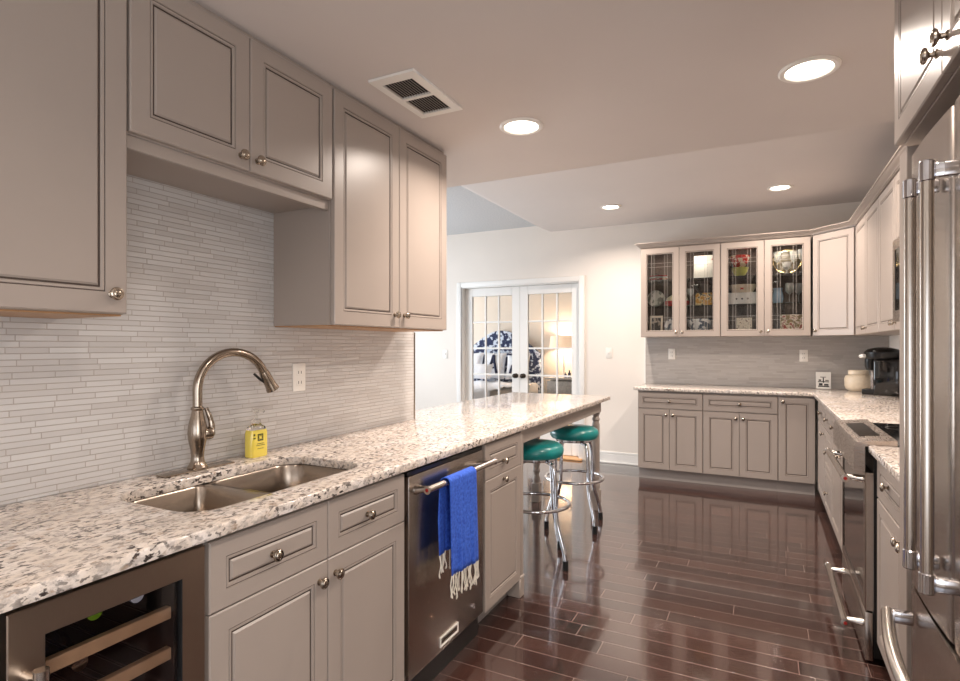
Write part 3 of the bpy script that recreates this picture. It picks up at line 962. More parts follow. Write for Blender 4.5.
# ------------------------------------------------------------------ dish towel over the dishwasher bar
tw = thing('dish_towel', 'blue cotton towel with white fringe hanging on the dishwasher bar', 'towel', (XB + 0.068, 1.935, 0.808), LR)
def towel():
    # local x along the bar, -y out of the front, z up; bar axis at the origin
    cols = 22
    r = 0.0150
    paths = []
    prof = []
    n_arc = 10
    for k in range(16):
        prof.append(('f', k / 15))
    vs, fs = [], []
    rows = []
    L1, L2 = 0.365, 0.270
    for q in range(18):                      # front drop, from the bottom up
        rows.append(('f', 1 - q / 18))
    for q in range(n_arc + 1):
        rows.append(('a', q / n_arc))
    for q in range(1, 16):
        rows.append(('b', q / 15))
    for kind, s_ in rows:
        for c in range(cols + 1):
            u = c / cols
            wob = 0.006 * math.sin(u * 13 + 0.6) + 0.004 * math.sin(u * 27 + 2)
            if kind == 'f':
                x = -0.108 + u * 0.216 + 0.012 * s_ * (u - 0.5)
                y = -r - 0.004 - abs(wob) * s_ * 1.2 - 0.004 * s_
                z = -s_ * (L1 - 0.018 * (1 - u))
            elif kind == 'a':
                a = PI * s_
                x = -0.108 + u * 0.216 - 0.010 * s_
                y = -(r + 0.004) * math.cos(a)
                z = (r + 0.004) * math.sin(a)
            else:
                x = -0.118 - 0.022 * min(1, s_ * 2) + u * (0.216 - 0.04 * s_)
                y = r + 0.004 - 0.006 * s_ - wob * s_ * 0.8
                z = -s_ * L2
            vs.append((x, y, z))
    w = cols + 1
    for i in range(len(rows) - 1):
        for c in range(cols):
            fs.append([i * w + c, i * w + c + 1, (i + 1) * w + c + 1, (i + 1) * w + c])
    o = MB().raw(vs, fs, TOWELM).build('cloth', tw, 60)
    md = o.modifiers.new('thickness', 'SOLIDIFY')
    md.thickness = 0.003
    md.offset = 0
    ends = [vs[c] for c in range(w)], [vs[(len(rows) - 1) * w + c] for c in range(w)]
    for e, ln, step in ((ends[0], 0.085, 1), (ends[1], 0.075, 2)):
        b = MB()
        for c in range(0, w, step):
            x, y, z = e[c]
            l = ln * random.uniform(0.8, 1.2)
            dx, dy = random.uniform(-0.010, 0.010), random.uniform(-0.004, 0.004)
            pts = smooth_path([(x, y, z + 0.002), (x + dx, y + dy, z - l * 0.4), (x + dx * 0.4 + random.uniform(-0.004, 0.004), y - dy, z - l * 0.8), (x + dx * 0.6, y, z - l)], 4)
            rr = [0.0022] * (len(pts) - 4) + [0.0030, 0.0036, 0.0028, 0.0014]
            b.tube(pts, rr, FRINGE, 6)
        b.build('fringe', tw)
towel()

# ------------------------------------------------------------------ bar stools
def stool(label, x, y, rz):
    t = thing('bar_stool', label, 'bar stool', (x, y, 0), rz, 'teal bar stools at the peninsula')
    MB().lathe([(0.0, 0.640), (0.150, 0.640), (0.168, 0.646), (0.178, 0.664), (0.180, 0.684), (0.172, 0.706), (0.150, 0.722), (0.10, 0.730), (0.0, 0.732)], TEAL, 40).build('seat', t)
    MB().lathe([(0.0, 0.622), (0.135, 0.622), (0.140, 0.628), (0.140, 0.6395), (0.0, 0.6395)], CHROME, 32).build('seat_ring', t)
    b = MB()
    b.tube([(0.212 * math.cos(2 * PI * k / 48), 0.212 * math.sin(2 * PI * k / 48), 0.350) for k in range(48)], 0.0105, CHROME, 10, closed=True)
    b.build('foot_ring', t)
    for k in range(4):
        a = PI / 4 + k * PI / 2
        d = Vector((math.cos(a), math.sin(a), 0))
        p = [d * 0.085 + Vector((0, 0, 0.6215)), d * 0.122 + Vector((0, 0, 0.613)), d * 0.150 + Vector((0, 0, 0.590)), d * 0.166 + Vector((0, 0, 0.50)),
             d * 0.172 + Vector((0, 0, 0.33)), d * 0.184 + Vector((0, 0, 0.25)), d * 0.214 + Vector((0, 0, 0.165)), d * 0.238 + Vector((0, 0, 0.09)), d * 0.244 + Vector((0, 0, 0.022))]
        b = MB()
        b.tube(smooth_path(p, 5), 0.0132, CHROME, 12)
        sp_ = d * 0.171 + Vector((0, 0, 0.350))
        b.tube([sp_ + d * 0.011, d * 0.204 + Vector((0, 0, 0.350))], 0.006, CHROME, 8)
        lg = b.build('leg', t)
        q = d * 0.244
        MB().tube([q + Vector((0, 0, 0.0005)), q + Vector((0, 0, 0.055))], [0.0178, 0.0160], RUBBER, 14).build('rubber_foot', lg)
    return t
stool('teal vinyl bar stool with chrome legs beside the narrow cabinet', -1.268, 3.262, math.radians(24))
stool('teal vinyl bar stool with chrome legs beside the far peninsula leg', -1.253, 4.030, math.radians(8))

# ------------------------------------------------------------------ left upper cabinets
UD = XUP - XWALL - 0.001
ZU0, ZU1 = 1.4035, 2.3125
cabinet('upper_cabinet', 'tall grey upper cabinet left of the sink with one knob', 'cabinet', (XUP, 0.25, 0), LR, 0.6115, UD, ZU0, ZU1,
        [('door', 0.0, 0.6115, ZU0, 2.292, (0.573, 1.452))], toe=False, bottom=MAPLE)
os_ = cabinet('upper_cabinet', 'short grey two door upper cabinet over the sink', 'cabinet', (XUP, 0.8625, 0), LR, 0.758, UD, 1.868, ZU1,
        [('door', 0.003, 0.378, 1.870, 2.292, (0.342, 1.910)), ('door', 0.378, 0.755, 1.870, 2.292, (0.405, 1.910))], toe=False)
b = MB()
b.box(0.001, 0.757, 0.0215, 0.040, 1.832, 1.8675, PAINT, 0.002, 1)
b.build('valance', os_)
MB().box(0.001, 0.757, 0.0405, UD, 1.852, 1.8675, PAINT).build('underside_panel', os_)
cabinet('upper_cabinet', 'tall grey two door upper cabinet right of the sink', 'cabinet', (XUP, 1.6215, 0), LR, 0.845, UD, ZU0, ZU1,
        [('door', 0.003, 0.425, ZU0, 2.292, (0.389, 1.460)), ('door', 0.425, 0.842, ZU0, 2.292, (0.461, 1.460))], toe=False, bottom=MAPLE)

# ------------------------------------------------------------------ back run
BD = YW - YB - 0.002
units = [(-1.116, 0.607, 'left of the three taupe base cabinets on the back wall, drawer over two doors', 2),
         (-0.508, 0.629, 'wide middle taupe base cabinet on the back wall, drawer over two doors', 2)]
ZBB = 0.112
for x, w, lab, n in units:
    cabinet('base_cabinet', lab, 'cabinet', (x, YB, 0), 0, w, BD, ZBB, 0.8835,
            [('drawer', 0.002, w - 0.002, 0.708, 0.868, (w / 2, 0.786)), ('door', 0.002, w / 2, ZBB, 0.705, (w / 2 - 0.032, 0.652)), ('door', w / 2, w - 0.002, ZBB, 0.705, (w / 2 + 0.032, 0.652))])
cabinet('base_cabinet', 'narrow single door taupe base cabinet in the back corner', 'cabinet', (0.122, YB, 0), 0, 0.290, BD, ZBB, 0.8835,
        [('door', 0.002, 0.288, ZBB, 0.868, (0.036, 0.826))])
# right run, far part (fronts face -x)
RR = -PI / 2
RD = XRW - XR - 0.002
def right_unit(label, y1, w, fronts, **k):
    return cabinet('base_cabinet', label, 'cabinet', (XR, y1, 0), RR, w, RD, 0.100, 0.8835, fronts, **k)
right_unit('pale base cabinet on the right run nearest the back corner', 5.60, 0.62,
           [('drawer', 0.06, 0.618, 0.705, 0.868, (0.37, 0.787)), ('door', 0.06, 0.618, 0.104, 0.702, (0.575, 0.648))])
right_unit('pale three drawer base cabinet in the middle of the right run', 4.978, 0.46,
           [('drawer', 0.002, 0.458, 0.705, 0.868, (0.23, 0.787)), ('drawer', 0.002, 0.458, 0.405, 0.702, (0.23, 0.550)), ('drawer', 0.002, 0.458, 0.104, 0.402, (0.23, 0.255))])
right_unit('pale base cabinet directly beyond the range, two drawers over two doors', 4.515, 0.945,
           [('drawer', 0.002, 0.472, 0.705, 0.868, (0.19, 0.787)), ('drawer', 0.472, 0.943, 0.705, 0.868, (0.7, 0.787)),
            ('door', 0.002, 0.472, 0.104, 0.702, (0.44, 0.648)), ('door', 0.472, 0.943, 0.104, 0.702, (0.505, 0.648))])
right_unit('base cabinet between the range and the refrigerator', 2.785, 0.955,
           [('drawer', 0.002, 0.478, 0.705, 0.868, (0.24, 0.795)), ('drawer', 0.478, 0.953, 0.705, 0.868, (0.71, 0.795)),
            ('door', 0.002, 0.478, 0.104, 0.702, (0.445, 0.655)), ('door', 0.478, 0.953, 0.104, 0.702, (0.515, 0.655))])
counter_slab('countertop', 'L shaped granite countertop along the back wall to the range',
             [(-1.150, YB - 0.028), (XR - 0.027, YB - 0.028), (XR - 0.027, 3.572), (XRW - 0.001, 3.572), (XRW - 0.001, YW - 0.001), (-1.150, YW - 0.001)], [])
counter_slab('countertop', 'short granite countertop between the range and the refrigerator',
             [(XR - 0.027, 1.830), (XRW - 0.001, 1.830), (XRW - 0.001, 2.788), (XR - 0.027, 2.788)], [])
struct('wall_back_tile', MB().box(-1.150, XRW - 0.0005, YW - 0.0095, YW - 0.0005, ZT + 0.0005, 1.416, TILEB))
struct('trim_back_tile_edge', MB().box(-1.162, -1.1505, YW - 0.012, YW - 0.0005, ZT + 0.0005, 1.416, TRIMW))

# range
rg = thing('range', 'stainless steel slide-in range with black glass oven door', 'range', (0.38, 3.566, 0), RR)
RW = 0.762
b = MB()
b.box(0, RW, 0.03, 0.650, 0.03, 0.905, BLACKP)
b.build('body', rg)
b = MB()                                      # sloping control panel
prof = [(-0.040, 0.800), (-0.040, 0.905), (-0.030, 0.922), (0.110, 0.936), (0.110, 0.9055), (0.0, 0.9055), (0.0, 0.800)]
b.prism([(p[0], p[1]) for p in prof], 0.0, RW, STEELH, Matrix(((0, 0, 1, 0), (1, 0, 0, 0), (0, 1, 0, 0), (0, 0, 0, 1))))
cp = b.build('control_panel', rg)
T = Matrix.Translation((0, 0, 0.0)) 
sl = math.atan2(0.014, 0.14)
Tm = Matrix.Translation((0, -0.030, 0.9222)) @ Matrix.Rotation(sl, 4, 'X')
MB().box(0.16, RW - 0.16, 0.028, 0.105, 0.0003, 0.0025, BLACKG, T=Tm).build('display_glass', cp)
b = MB()
b.box(0.0, RW, 0.112, 0.648, 0.9055, 0.9200, BLACKG, 0.002, 1)
b.build('cooktop_glass', rg)
g = MB()
for x, y, r in ((0.19, 0.25, 0.09), (0.57, 0.25, 0.075), (0.19, 0.5, 0.07), (0.57, 0.5, 0.09)):
    g.lathe([(r, 0.9203), (r, 0.9207), (r - 0.004, 0.9207)], SLOT, 40, Matrix.Translation((x, y, 0)), caps=False)
g.build('burner_rings', rg)
MB().box(0.0, RW, 0.630, 0.6485, 0.9203, 0.940, STEELH, 0.003, 2).build('rear_trim', rg)
b = MB()
b.rings(0.004, RW - 0.004, 0.222, 0.795, [(0, 0.0295, STEEL), (0, 0.004, STEEL), (0.004, 0, STEEL), (0.045, 0, STEEL), (0.047, 0.003, BLACKG)], BLACKG)
od = b.build('oven_door', rg)
b = MB()
b.box(0.004, RW - 0.004, 0.0, 0.0295, 0.014, 0.214, STEEL, 0.003, 2)
drw = b.build('warming_drawer', rg)
def bar_handle(par, z, z_att):
    h = MB()
    h.tube([(0.05, -0.068, z), (RW - 0.02, -0.068, z)], 0.0142, BARM, 18)
    for x in (0.10, RW - 0.06):
        h.tube([(x, -0.066, z), (x, -0.04, z), (x, -0.0005, z_att)], [0.011, 0.012, 0.017], BARM, 12)
    o = h.build('handle', par)
    for x, sg in ((0.05, -1), (RW - 0.02, 1)):
        T = Matrix.Translation((x, -0.068, z)) @ Matrix.Rotation(sg * PI / 2, 4, 'Y')
        q = MB().lathe([(0.0145, -0.005), (0.0165, 0.0), (0.0165, 0.007), (0.0075, 0.0075)], BARM, 20, T)
        q.lathe([(0.0075, 0.007), (0.0068, 0.008), (0.0, 0.0085)], REDM, 16, T).build('red_end_cap', o)
bar_handle(od, 0.762, 0.758)
bar_handle(drw, 0.148, 0.148)

# microwave over the range and the cabinets on the right wall
mw = thing('microwave', 'stainless over-the-range microwave on the right wall', 'microwave', (0.60, 3.556, 0), RR)
b = MB().box(0.002, 0.758, 0.03, XRW - 0.602, 1.448, 1.868, BLACKP)
b.build('body', mw)
b = MB()
b.rings(0.002, 0.560, 1.448, 1.868, [(0, 0.0295, STEELH), (0, 0.003, STEELH), (0.003, 0, STEELH), (0.055, 0, STEELH), (0.057, 0.003, BLACKG)], BLACKG)
md_ = b.build('door', mw)
MB().tube(smooth_path([(0.535, -0.0003, 1.50), (0.535, -0.035, 1.52), (0.535, -0.035, 1.80), (0.535, -0.0003, 1.82)], 4), 0.008, BARM, 10).build('handle', md_)
MB().box(0.562, 0.758, 0.0, 0.0295, 1.448, 1.868, BLACKG, 0.003, 1).build('control_panel', mw)

URD = XRW - XRU - 0.001
ZK0, ZK1 = 1.4167, 2.345
def right_upper(label, y1, w, z0, fr, ztop=ZK1):
    return cabinet('upper_cabinet', label, 'cabinet', (XRU, y1, 0), RR, w, URD, z0, ztop, fr, toe=False)
right_upper('pale two door upper cabinet on the right wall next to the angled corner cabinet', 5.674, 1.058, ZK0,
            [('door', 0.003, 0.53, ZK0, 2.335, (0.495, 1.462)), ('door', 0.53, 1.055, ZK0, 2.335, (0.565, 1.462))])
right_upper('pale two door upper cabinet on the right wall beside the microwave', 4.615, 1.055, ZK0,
            [('door', 0.003, 0.528, ZK0, 2.335, (0.493, 1.462)), ('door', 0.528, 1.052, ZK0, 2.335, (0.563, 1.462))])
right_upper('short pale upper cabinet above the microwave', 3.559, 0.764, 1.8695,
            [('door', 0.003, 0.382, 1.872, 2.295, (0.347, 1.915)), ('door', 0.382, 0.761, 1.872, 2.295, (0.417, 1.915))], 2.312)
right_upper('upper cabinet between the microwave and the refrigerator cabinet', 2.794, 0.970, ZK0,
            [('door', 0.003, 0.488, ZK0, 2.295, (0.452, 1.462)), ('door', 0.488, 0.967, ZK0, 2.295, (0.522, 1.462))], 2.312)

# glass front upper cabinets on the back wall
GD = YW - YUP - 0.002
def glass_cab(label, x, w):
    t = cabinet('glass_cabinet', label, 'cabinet', (x, YUP, 0), 0, w, GD, ZK0, ZK1,
                [('glass', 0.002, w / 2, ZK0, 2.335, (w / 2 - 0.03, 1.462)), ('glass', w / 2, w - 0.002, ZK0, 2.335, (w / 2 + 0.03, 1.462))], toe=False, hollow=True)
    for z in (1.735, 2.012):
        MB().box(0.020, w - 0.020, 0.06, GD - 0.021, z - 0.008, z, GLSHELF, 0.001, 1).build('shelf', t)
    for x in (w * 0.27, w * 0.73):  # added, unseen puck lights that brighten the crockery
        pk = MB().lathe([(0.0, ZK1 - 0.0218), (0.028, ZK1 - 0.0218), (0.028, ZK1 - 0.030), (0.022, ZK1 - 0.032), (0.0, ZK1 - 0.032)], WHITEP, 20, Matrix.Translation((x, 0.056, 0))).build('added_puck_light', t)
        l = bpy.data.lights.new('added_puck_bulb', 'AREA')
        l.shape = 'DISK'
        l.size = 0.04
        l.energy = PUCK_FILL_W
        l.color = (1.0, 0.88, 0.74)
        o = bpy.data.objects.new('added_puck_bulb', l)
        o.location = (x, 0.056, ZK1 - 0.0335)
        COL.objects.link(o)
        o.parent = t
    return t
GLSHELF = pane_material('glass_shelf', (0.78, 0.86, 0.82, 1))
glass_cab('left glass front upper cabinet of crockery on the back wall', -1.143, 0.769)
glass_cab('right glass front upper cabinet of crockery next to the angled corner cabinet', -0.373, 0.769)
# angled corner cabinet
cc = thing('corner_cabinet', 'angled single door upper cabinet in the back right corner', 'cabinet', (0.400, YUP, 0))
dx = XRU - 0.400
ang = math.atan2(5.676 - YUP, dx)
L = math.hypot(dx, 5.676 - YUP)
u_ = Vector((math.cos(ang), math.sin(ang)))
nrm = Vector((-u_.y, u_.x))
if nrm.y < 0:
    nrm = -nrm
o1 = nrm * 0.0205
b = MB()
b.prism([(o1.x + 0.001, o1.y + 0.001), (dx + o1.x - 0.012, 5.676 - YUP + o1.y + 0.012), (XRW - 0.402, 5.676 - YUP + 0.012), (XRW - 0.402, GD), (0.001, GD)], ZK0, ZK1, PAINT)
b.build('body', cc)
dref = front_mb(0.012, L - 0.012, ZK0, 2.335, 1.05)
for i in range(len(dref.v)):
    dref.v[i] = Matrix.Rotation(ang, 4, 'Z') @ dref.v[i]
od = dref.build('door', cc)
kk = knob_mb(0.045, 1.462)
for i in range(len(kk.v)):
    kk.v[i] = Matrix.Rotation(ang, 4, 'Z') @ kk.v[i]
kk.build('knob', od)
# crown moulding, swept along the cabinet tops
def sweep(path, prof, mat):
    b = MB()
    n = len(path)
    P = [Vector((p[0], p[1])) for p in path]
    rows = []
    for i in range(n):
        d0 = (P[i] - P[i - 1]).normalized() if i > 0 else (P[1] - P[0]).normalized()
        d1 = (P[i + 1] - P[i]).normalized() if i < n - 1 else d0
        n0, n1 = Vector((d0.y, -d0.x)), Vector((d1.y, -d1.x))
        m_ = (n0 + n1).normalized()
        sc = 1 / max(0.3, m_.dot(n0))
        rows.append([(P[i].x + m_.x * sc * o, P[i].y + m_.y * sc * o, z) for o, z in prof])
    k = len(prof)
    vs = [p for r in rows for p in r]
    fs = [[i * k + j, i * k + (j + 1) % k, (i + 1) * k + (j + 1) % k, (i + 1) * k + j] for i in range(n - 1) for j in range(k)]
    fs += [list(range(k)), [(n - 1) * k + j for j in range(k)][::-1]]
    return b.raw(vs, fs, mat)
cprof = [(-0.02, 2.3455), (0.003, 2.3455), (0.004, 2.351), (0.010, 2.352), (0.014, 2.359), (0.026, 2.365), (0.038, 2.373), (0.042, 2.380), (0.050, 2.381), (0.050, 2.388), (-0.02, 2.388)]
cr = sweep([(-1.143, YW - 0.002), (-1.143, YUP), (0.400, YUP), (XRU, 5.676), (XRU, 3.562)], cprof, PAINT).build('crown_moulding')
tag(cr, 'taupe crown moulding along the tops of the glass front cabinets', 'crown moulding')

# ------------------------------------------------------------------ refrigerator
fr = thing('refrigerator', 'stainless french door refrigerator with long bar handles', 'refrigerator', (0.315, 1.668, 0), RR)
FW = 0.68
MB().box(0.0, FW, 0.052, 0.70, 0.02, 1.780, simple('dark_grey_side', srgb(58, 54, 52), 0.45)).build('body', fr)
MB().box(0.01, FW - 0.01, 0.03, 0.0515, 0.0, 0.055, BLACKP).build('base_grille', fr)
def fdoor(x0, x1, z0, z1, name):
    b = MB()
    n = 12
    poly = [(x0, 0.051), (x0, 0.012), (x0 + 0.004, 0.005), (x0 + 0.012, 0.0015)]
    for k in range(1, n):
        u = k / n
        poly.append((x0 + 0.012 + (x1 - x0 - 0.024) * u, 0.0015 - 0.004 * math.sin(PI * u)))
    poly += [(x1 - 0.012, 0.0015), (x1 - 0.004, 0.005), (x1, 0.012), (x1, 0.051)]
    b.prism(poly, z0, z1, STEEL)
    return b.build(name, fr, 30)
XS = 0.338
d1 = fdoor(0.002, XS - 0.002, 0.765, 1.775, 'door')
d2 = fdoor(XS + 0.002, FW - 0.002, 0.765, 1.775, 'door')
d3 = fdoor(0.002, FW - 0.002, 0.062, 0.755, 'freezer_drawer')
def fridge_handle(par, x):
    h = MB()
    h.tube([(x, -0.050, 0.895), (x, -0.050, 1.640)], 0.0108, BARM, 20)
    o = h.build('handle', par)
    for z in (0.895, 1.640):
        m_ = MB()
        m_.lathe([(0.0112, -0.019), (0.0128, -0.017), (0.0128, 0.017), (0.0112, 0.019)], CHROME, 20, Matrix.Translation((x, -0.050, z)))
        m_.box(x - 0.010, x + 0.010, -0.040, -0.0040, z - 0.013, z + 0.013, CHROME, 0.003, 2)
        m_.build('bracket', o)
fridge_handle(d1, 0.270)
fridge_handle(d2, 0.399)
h = MB()
pts = []
for k in range(17):
    u = k / 16
    pts.append((0.040 + u * 0.600, -0.050 - 0.028 * math.sin(PI * u), 0.690))
h.tube(pts, 0.0135, BARM, 20)
o = h.build('handle', d3)
for x in (0.055, 0.625):
    m_ = MB()
    m_.box(x - 0.011, x + 0.011, -0.044, -0.0040, 0.676, 0.704, CHROME, 0.003, 2)
    m_.build('bracket', o)
MB().box(0.02, FW - 0.02, 0.1, 0.14, 1.7805, 1.795, BLACKP).build('hinge_cover', fr)
fp = tag(MB().box(0.322, XRW - 0.001, 1.7375, 1.8205, 0.0, 1.826, PAINT, 0.002, 1).build('refrigerator_side_panel'),
         'tall taupe end panel between the refrigerator and the short countertop', 'panel')
cabinet('upper_cabinet', 'two door upper cabinet above the refrigerator', 'cabinet', (0.31, 1.8185, 0), RR, 0.89, XRW - 0.312, 1.849, ZC - 0.001,
        [('door', 0.003, 0.445, 1.850, 2.295, (0.408, 1.908)), ('door', 0.445, 0.887, 1.850, 2.295, (0.484, 1.908))], toe=False)

# ------------------------------------------------------------------ counter items on the right
can = thing('ceramic_canister', 'round cream ceramic jar with a lid beside the coffee maker', 'canister', (0.775, 6.09, ZT + 0.0005))
MB().lathe([(0.0, 0.0), (0.075, 0.0), (0.098, 0.020), (0.108, 0.045), (0.110, 0.110), (0.102, 0.135), (0.080, 0.147), (0.074, 0.150)], CERAMC, 32).build('jar', can)
MB().lathe([(0.079, 0.1505), (0.081, 0.153), (0.081, 0.185), (0.074, 0.191), (0.0, 0.192)], CERAMC, 32).build('lid', can)
cf = thing('coffee_maker', 'black single cup coffee maker with a silver lever', 'coffee maker', (0.735, 5.66, ZT + 0.0005), -0.35)
b = MB()
b.box(0.085, 0.275, 0.0, 0.24, 0.0, 0.30, BLACKG, 0.02, 3)
b.build('housing', cf)
b = MB()
b.box(0.0, 0.0845, 0.03, 0.21, 0.0, 0.045, BLACKP, 0.006, 2)
b.build('drip_tray', cf)
b = MB()
b.lathe([(0.0, 0.0), (0.105, 0.0), (0.115, 0.018), (0.116, 0.055), (0.095, 0.080), (0.05, 0.095), (0.0, 0.098)], BLACKP, 28, Matrix.Translation((0.13, 0.12, 0.3005)), sx=1.15, sy=0.98)
b.build('brew_head', cf)
b = MB()
b.tube(smooth_path([(0.02, 0.20, 0.325), (-0.012, 0.17, 0.322), (-0.02, 0.12, 0.32), (-0.012, 0.07, 0.322), (0.02, 0.04, 0.325)], 5), 0.015, CERAMW, 10)
b.build('lever', cf)
MB().lathe([(0.0, 0.205), (0.030, 0.205), (0.042, 0.24), (0.042, 0.299), (0.0, 0.299)], BLACKP, 20, Matrix.Translation((0.045, 0.12, 0))).build('nozzle', cf)
b = MB()
b.box(0.060, 0.0845, 0.05, 0.19, 0.0455, 0.2, CHROME, 0.004, 1)
b.build('splash_plate', cf)
cd = thing('printed_card', 'small white card with black print leaning on the back tile', 'card', (0.515, 6.215, ZT + 0.0005))
Tc = Matrix.Rotation(math.radians(-14), 4, 'X')
MB().box(-0.062, 0.062, 0.0, 0.006, 0.002, 0.165, CERAMW, 0.001, 1, T=Tc).build('board', cd)
b = MB()
for x0, x1, z0, z1 in ((-0.045, 0.045, 0.020, 0.032), (-0.038, -0.008, 0.034, 0.056), (0.004, 0.04, 0.034, 0.050), (-0.046, 0.044, 0.066, 0.074), (-0.006, 0.004, 0.060, 0.110), (-0.04, -0.018, 0.078, 0.092), (0.014, 0.042, 0.080, 0.088), (-0.026, 0.020, 0.112, 0.118)):
    b.box(x0, x1, -0.0009, -0.0001, z0, z1, BLACKP, T=Tc)
b.build('black_print', cd)

# ------------------------------------------------------------------ outlets and switches
def plate(name, label, cat, loc, rz, kind):
    t = thing(name, label, cat, loc, rz)
    MB().box(-0.036, 0.036, -0.006, -0.0004, -0.058, 0.058, WHITEP, 0.003, 2).build('cover_plate', t)
    b = MB()
    if kind == 'outlet':
        for z in (-0.021, 0.021):
            b.box(-0.017, 0.017, -0.0085, -0.0062, z - 0.014, z + 0.014, WHITEP, 0.001, 1)
            b.box(-0.009, -0.006, -0.0089, -0.0086, z - 0.006, z + 0.006, SLOT)
            b.box(0.006, 0.009, -0.0089, -0.0086, z - 0.006, z + 0.006, SLOT)
        b.build('receptacle', t)
    else:
        b.box(-0.016, 0.016, -0.0075, -0.0062, -0.033, 0.033, WHITEP, 0.0005, 1)
        b.box(-0.006, 0.006, -0.018, -0.0076, -0.004, 0.012, WHITEP, 0.002, 1)
        b.build('toggle', t)
plate('wall_outlet', 'white outlet on the mosaic tile behind the sink', 'outlet', (XWALL, 1.757, 1.192), LR, 'outlet')
plate('wall_outlet', 'white outlet on the back tile below the left glass cabinet', 'outlet', (-0.875, YW - 0.0095, 1.237), 0, 'outlet')
plate('wall_outlet', 'white outlet on the back tile below the right glass cabinet', 'outlet', (0.355, YW - 0.0095, 1.228), 0, 'outlet')
plate('light_switch', 'white light switch between the double doors and the glass cabinets', 'light switch', (-1.556, YW, 1.244), 0, 'switch')
plate('light_switch', 'white light switch left of the double doors', 'light switch', (-3.70, YW, 1.215), 0, 'switch')

# ------------------------------------------------------------------ ceiling: vent and recessed lights
VENTB = simple('vent_blade_paint', srgb(176, 164, 154), 0.5)
vt = thing('air_vent', 'white ceiling vent with two dark grille panels', 'air vent', (-1.21, 1.853, ZC))
x0, x1, y0, y1 = -0.100, 0.100, -0.184, 0.184
b = MB()
def ceil_frame(b, x0, x1, y0, y1, holes, z0, z1, mat):
    xs = sorted({x0, x1} | {h[0] for h in holes} | {h[1] for h in holes})
    ys = sorted({y0, y1} | {h[2] for h in holes} | {h[3] for h in holes})
    for i in range(len(xs) - 1):
        for j in range(len(ys) - 1):
            cx, cy = (xs[i] + xs[i + 1]) / 2, (ys[j] + ys[j + 1]) / 2
            if not any(h[0] < cx < h[1] and h[2] < cy < h[3] for h in holes):
                b.box(xs[i], xs[i + 1], ys[j], ys[j + 1], z0, z1, mat)
hl = [(-0.070, 0.064, -0.138, -0.004), (-0.070, 0.064, 0.014, 0.152)]
ceil_frame(b, x0, x1, y0, y1, hl, -0.010, -0.0005, WHITEP)
b.build('frame', vt)
MB().box(-0.071, 0.065, -0.139, 0.153, -0.0012, -0.0006, RECESS_SHADE).build('duct_shade_sheet', vt)  # thin dark sheet stands in for the shade inside the duct
for h_ in hl:
    g = MB()
    for k in range(11):
        x = h_[0] + (h_[1] - h_[0]) * (k + 0.5) / 11
        g.box(-0.0030, 0.0030, h_[2], h_[3], -0.0005, 0.0005, VENTB, T=Matrix.Translation((x, 0, -0.0055)) @ Matrix.Rotation(0.9, 4, 'Y'))
    g.build('grille', vt)
def downlight(label, x, y, z, power):
    t = thing('recessed_light', label, 'recessed light', (x, y, z), group='recessed ceiling lights')
    MB().lathe([(0.098, -0.0005), (0.098, -0.004), (0.092, -0.009), (0.078, -0.008), (0.074, -0.0025)], WHITEP, 40, caps=False).build('trim_ring', t)
    MB().lathe([(0.0, -0.0012), (0.074, -0.0012), (0.074, -0.0022), (0.0, -0.003)], BULB, 36).build('lens', t)
    l = bpy.data.lights.new('recessed_bulb', 'AREA')
    l.shape = 'DISK'
    l.size = 0.12
    l.energy = power
    l.color = (1.0, 0.87, 0.77)
    l.spread = math.radians(150)
    o = bpy.data.objects.new('recessed_bulb', l)
    o.location = (0, 0, -0.0045)
    COL.objects.link(o)
    o.parent = t
downlight('recessed light in the low ceiling nearest the ceiling vent', -0.970, 2.33, ZC, DOWN_W)
downlight('recessed light in the low ceiling near the refrigerator', 0.147, 2.313, ZC, DOWN_W)
downlight('recessed light in the far ceiling in front of the glass cabinets', 0.13, 5.44, ZF, FAR_DOWN_W)
downlight('recessed light in the far ceiling near the double doors', -1.326, 5.45, ZF, FAR_DOWN_W)
downlight('added recessed light hidden behind the low ceiling, above the peninsula', -1.326, 3.72, ZF, MID_DOWN_W)  # added row, out of sight, to light the back cabinet fronts
downlight('added recessed light hidden behind the low ceiling, above the range', 0.13, 3.72, ZF, MID_DOWN_W)  # second lamp of the added unseen row
downlight('recessed light in the low ceiling behind the camera by the sink', -0.970, -0.45, ZC, REAR_DOWN_W * 0.4)
downlight('added recessed light out of view in the low ceiling by the refrigerator', 0.147, 0.60, ZC, REAR_DOWN_W)  # added above the view to brighten the near left doors

# ------------------------------------------------------------------ crockery behind the glass doors
SH0, SH1, SH2 = ZK0 + 0.031, 1.7355, 2.0125
YG = 6.115
def solo(name, label, cat, mb, loc, rz=0):
    return tag(mb.build(name, loc=loc), label, cat)
def disc_plate(r, mat, rim=None):
    T = Matrix.Translation((0, 0, r)) @ Matrix.Rotation(math.radians(78), 4, 'X')
    b = MB()
    b.lathe([(0.0, -0.004), (r * 0.6, -0.004), (r, 0.010), (r, 0.014), (r * 0.62, 0.002), (0.0, 0.002)], mat, 32, T)
    return b
b = MB()
for k in range(3):
    b.lathe([(0.05, 0.002 + k * 0.016), (0.094, 0.012 + k * 0.016), (0.096, 0.016 + k * 0.016), (0.05, 0.008 + k * 0.016)], (STRIPED, CERAMW, REDC)[k], 28)
tag(b.build('shallow_dish', loc=(-0.985, YG, SH2)), 'red and white shallow dish on the top shelf of the left glass cabinet', 'dish')
solo('round_plate', 'round grey marbled plate standing on the middle shelf at the far left', 'plate', disc_plate(0.088, MARBLEP), (-1.012, YG + 0.02, SH1))
cs = thing('covered_dish', 'red based dish with a cream domed lid on the middle shelf', 'covered dish', (-0.800, YG + 0.025, SH1))
